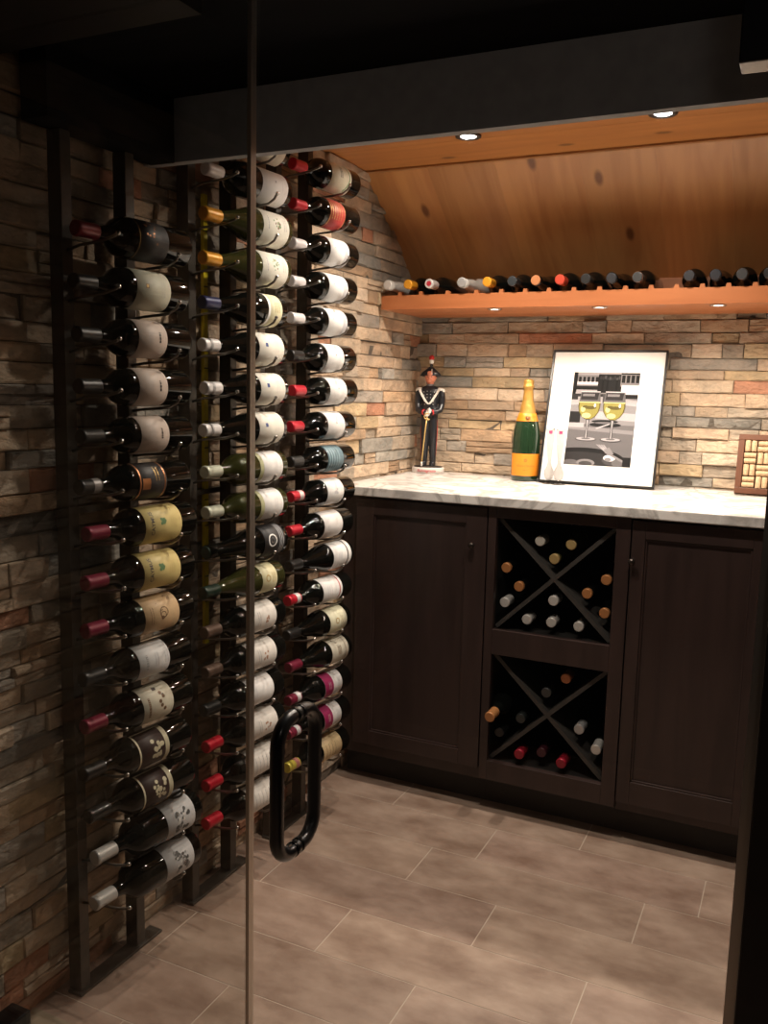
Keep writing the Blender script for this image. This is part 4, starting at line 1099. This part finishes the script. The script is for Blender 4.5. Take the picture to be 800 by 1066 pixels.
        m.face(V[0][::-1]); m.face(V[-1]); m.build('shoulder_belt', white, body)
    m = MB()
    for s in (-1, 1):
        for k in range(5): m.sphere((s*(.0185-.001*k), -.0232+.0012*abs(2-k), .278-.0105*k), .0017, seg=8, rings=6)
        for k in range(3): m.sphere((s*.0060, -.0245, .281-.011*k), .0015, seg=8, rings=6)
    m.build('button', pm('silver_button', (.7, .7, .7), .3, metal=.6), body)
    for s in (-1, 1):
        m = MB(); m.tube([(s*.018, -.0285, .2102), (s*.0135, -.0305, .2095)], .0098, n=14); m.build('red_cuff', redp, body)
        m = MB(); m.tube([(s*.0275, -.002, .21), (s*.0290, -.001, .15), (s*.0258, .0, .06)], .0010, n=6); m.build('trouser_stripe', redp, body)
    # sabre, point down
    m = MB(); m.tube([(-.001, -.0395, .196), (-.006, -.0400, .150), (-.012, -.0385, .085), (-.016, -.0365, .038)], [.0026, .0022, .0022, .0024], n=10); sab = m.build('sabre', brass, t)
    m = MB(); m.tube([(-.016, -.0365, .040), (-.0168, -.0362, .025)], [.0036, .0030], n=10); m.build('scabbard_tip', white, sab)
    m = MB(); pts = [(.004, -.043, .206), (-.006, -.045, .204), (-.011, -.0445, .196), (-.008, -.043, .188), (0, -.0425, .186), (.006, -.042, .182)]
    m.tube(pts, .0017, n=8); m.tube([(-.010, -.0425, .190), (.009, -.0425, .186)], .0016, n=8); m.build('guard', brass, sab)
figurine()

# ------------------------------------------------------------------ recessed lights and their lamps
def spot(name, loc, energy, size, blend, col, radius=.02, rot=(0, 0, 0), parent=None):
    l = bpy.data.lights.new(name, 'SPOT'); l.energy = energy; l.spot_size = size; l.spot_blend = blend; l.color = col; l.shadow_soft_size = radius
    o = bpy.data.objects.new(name, l); COL.objects.link(o); o.location = loc; o.rotation_euler = rot
    return o
WARM = (1, .88, .755)
def downlight(x, y, label):
    t = thing('recessed_downlight', label, 'ceiling light', (x, y, 1.851), group=None)
    m = MB(); m.lathe([(.030, .0), (.0335, -.0015), (.0330, -.0045), (.026, -.0060), (.0235, -.0025), (.0225, .0)], n=32, cap0=False, cap1=False); m.build('trim_ring', pm('downlight_trim', (.06, .05, .045), .4, metal=.5), t)
    m = MB()
    for k in range(4):
        a = PI/4+k*PI/2; m.lathe([(.0085, -.0030), (.0070, -.0048), (0, -.0055)], M=Matrix.Translation((.0105*math.cos(a), .0105*math.sin(a), 0)), n=16, cap0=False)
    m.lathe([(.0200, -.0030), (0, -.0032)], n=28, cap0=False); m.build('lens', LEDC, t)
    m = MB(); m.lathe([(.0236, -.0024), (.0200, -.0028)], n=28, cap0=False, cap1=False); m.build('reflector', CHROME, t)
downlight(.417, -.691, 'lit round ceiling downlight, left one of the two above the worktop')
downlight(.900, -.707, 'lit round ceiling downlight, right one of the two above the worktop')
S = 2.1
for (x, y, e, a) in ((.417, -.691, 15, 158), (.900, -.707, 15, 158), (.58, -1.19, 12, 142), (.98, -1.19, 7, 136)):
    spot('downlight_lamp', (x, y, 1.842), e*S, math.radians(a), .75, WARM, .014)
for x in (.373, .690, 1.012, 1.33):
    spot('puck_lamp', (x, -.300, 1.449), 3.6*S*2.0, math.radians(160), .8, (1, .86, .71), .014)
# added weak fill light beside the camera, no fixture: lifts the beam face
l = bpy.data.lights.new('outer_fill_light', 'POINT'); l.energy = 1.45; l.color = (1, .88, .76); l.shadow_soft_size = .05
o = bpy.data.objects.new('outer_fill_light', l); COL.objects.link(o); o.location = (1.5, -2.7, 1.62)

w = bpy.data.worlds.new('World'); SC.world = w; w.use_nodes = True
w.node_tree.nodes['Background'].inputs['Color'].default_value = (.30, .27, .25, 1)
w.node_tree.nodes['Background'].inputs['Strength'].default_value = .02

# ------------------------------------------------------------------ camera
cam = bpy.data.cameras.new('camera'); co = bpy.data.objects.new('camera', cam); COL.objects.link(co); SC.camera = co
cx, cy, cz, yaw, pitch, roll, F = 1.2608, -2.9117, 1.2035, .4444, .1379, .0238, 919.5
f = Vector((-math.sin(yaw)*math.cos(pitch), math.cos(yaw)*math.cos(pitch), -math.sin(pitch)))
r = Vector((math.cos(yaw), math.sin(yaw), 0)); u = r.cross(f)
r2 = r*math.cos(roll)+u*math.sin(roll); u2 = -r*math.sin(roll)+u*math.cos(roll)
co.matrix_world = Matrix(((r2.x, u2.x, -f.x, cx), (r2.y, u2.y, -f.y, cy), (r2.z, u2.z, -f.z, cz), (0, 0, 0, 1)))
cam.sensor_fit = 'HORIZONTAL'; cam.sensor_width = 36; cam.lens = 36*F/800
cam.clip_start = .02

SC.view_settings.view_transform = 'Standard'; SC.view_settings.look = 'None'; SC.view_settings.gamma = 1
SC.view_settings.exposure = 0; SC.view_settings.use_curve_mapping = False
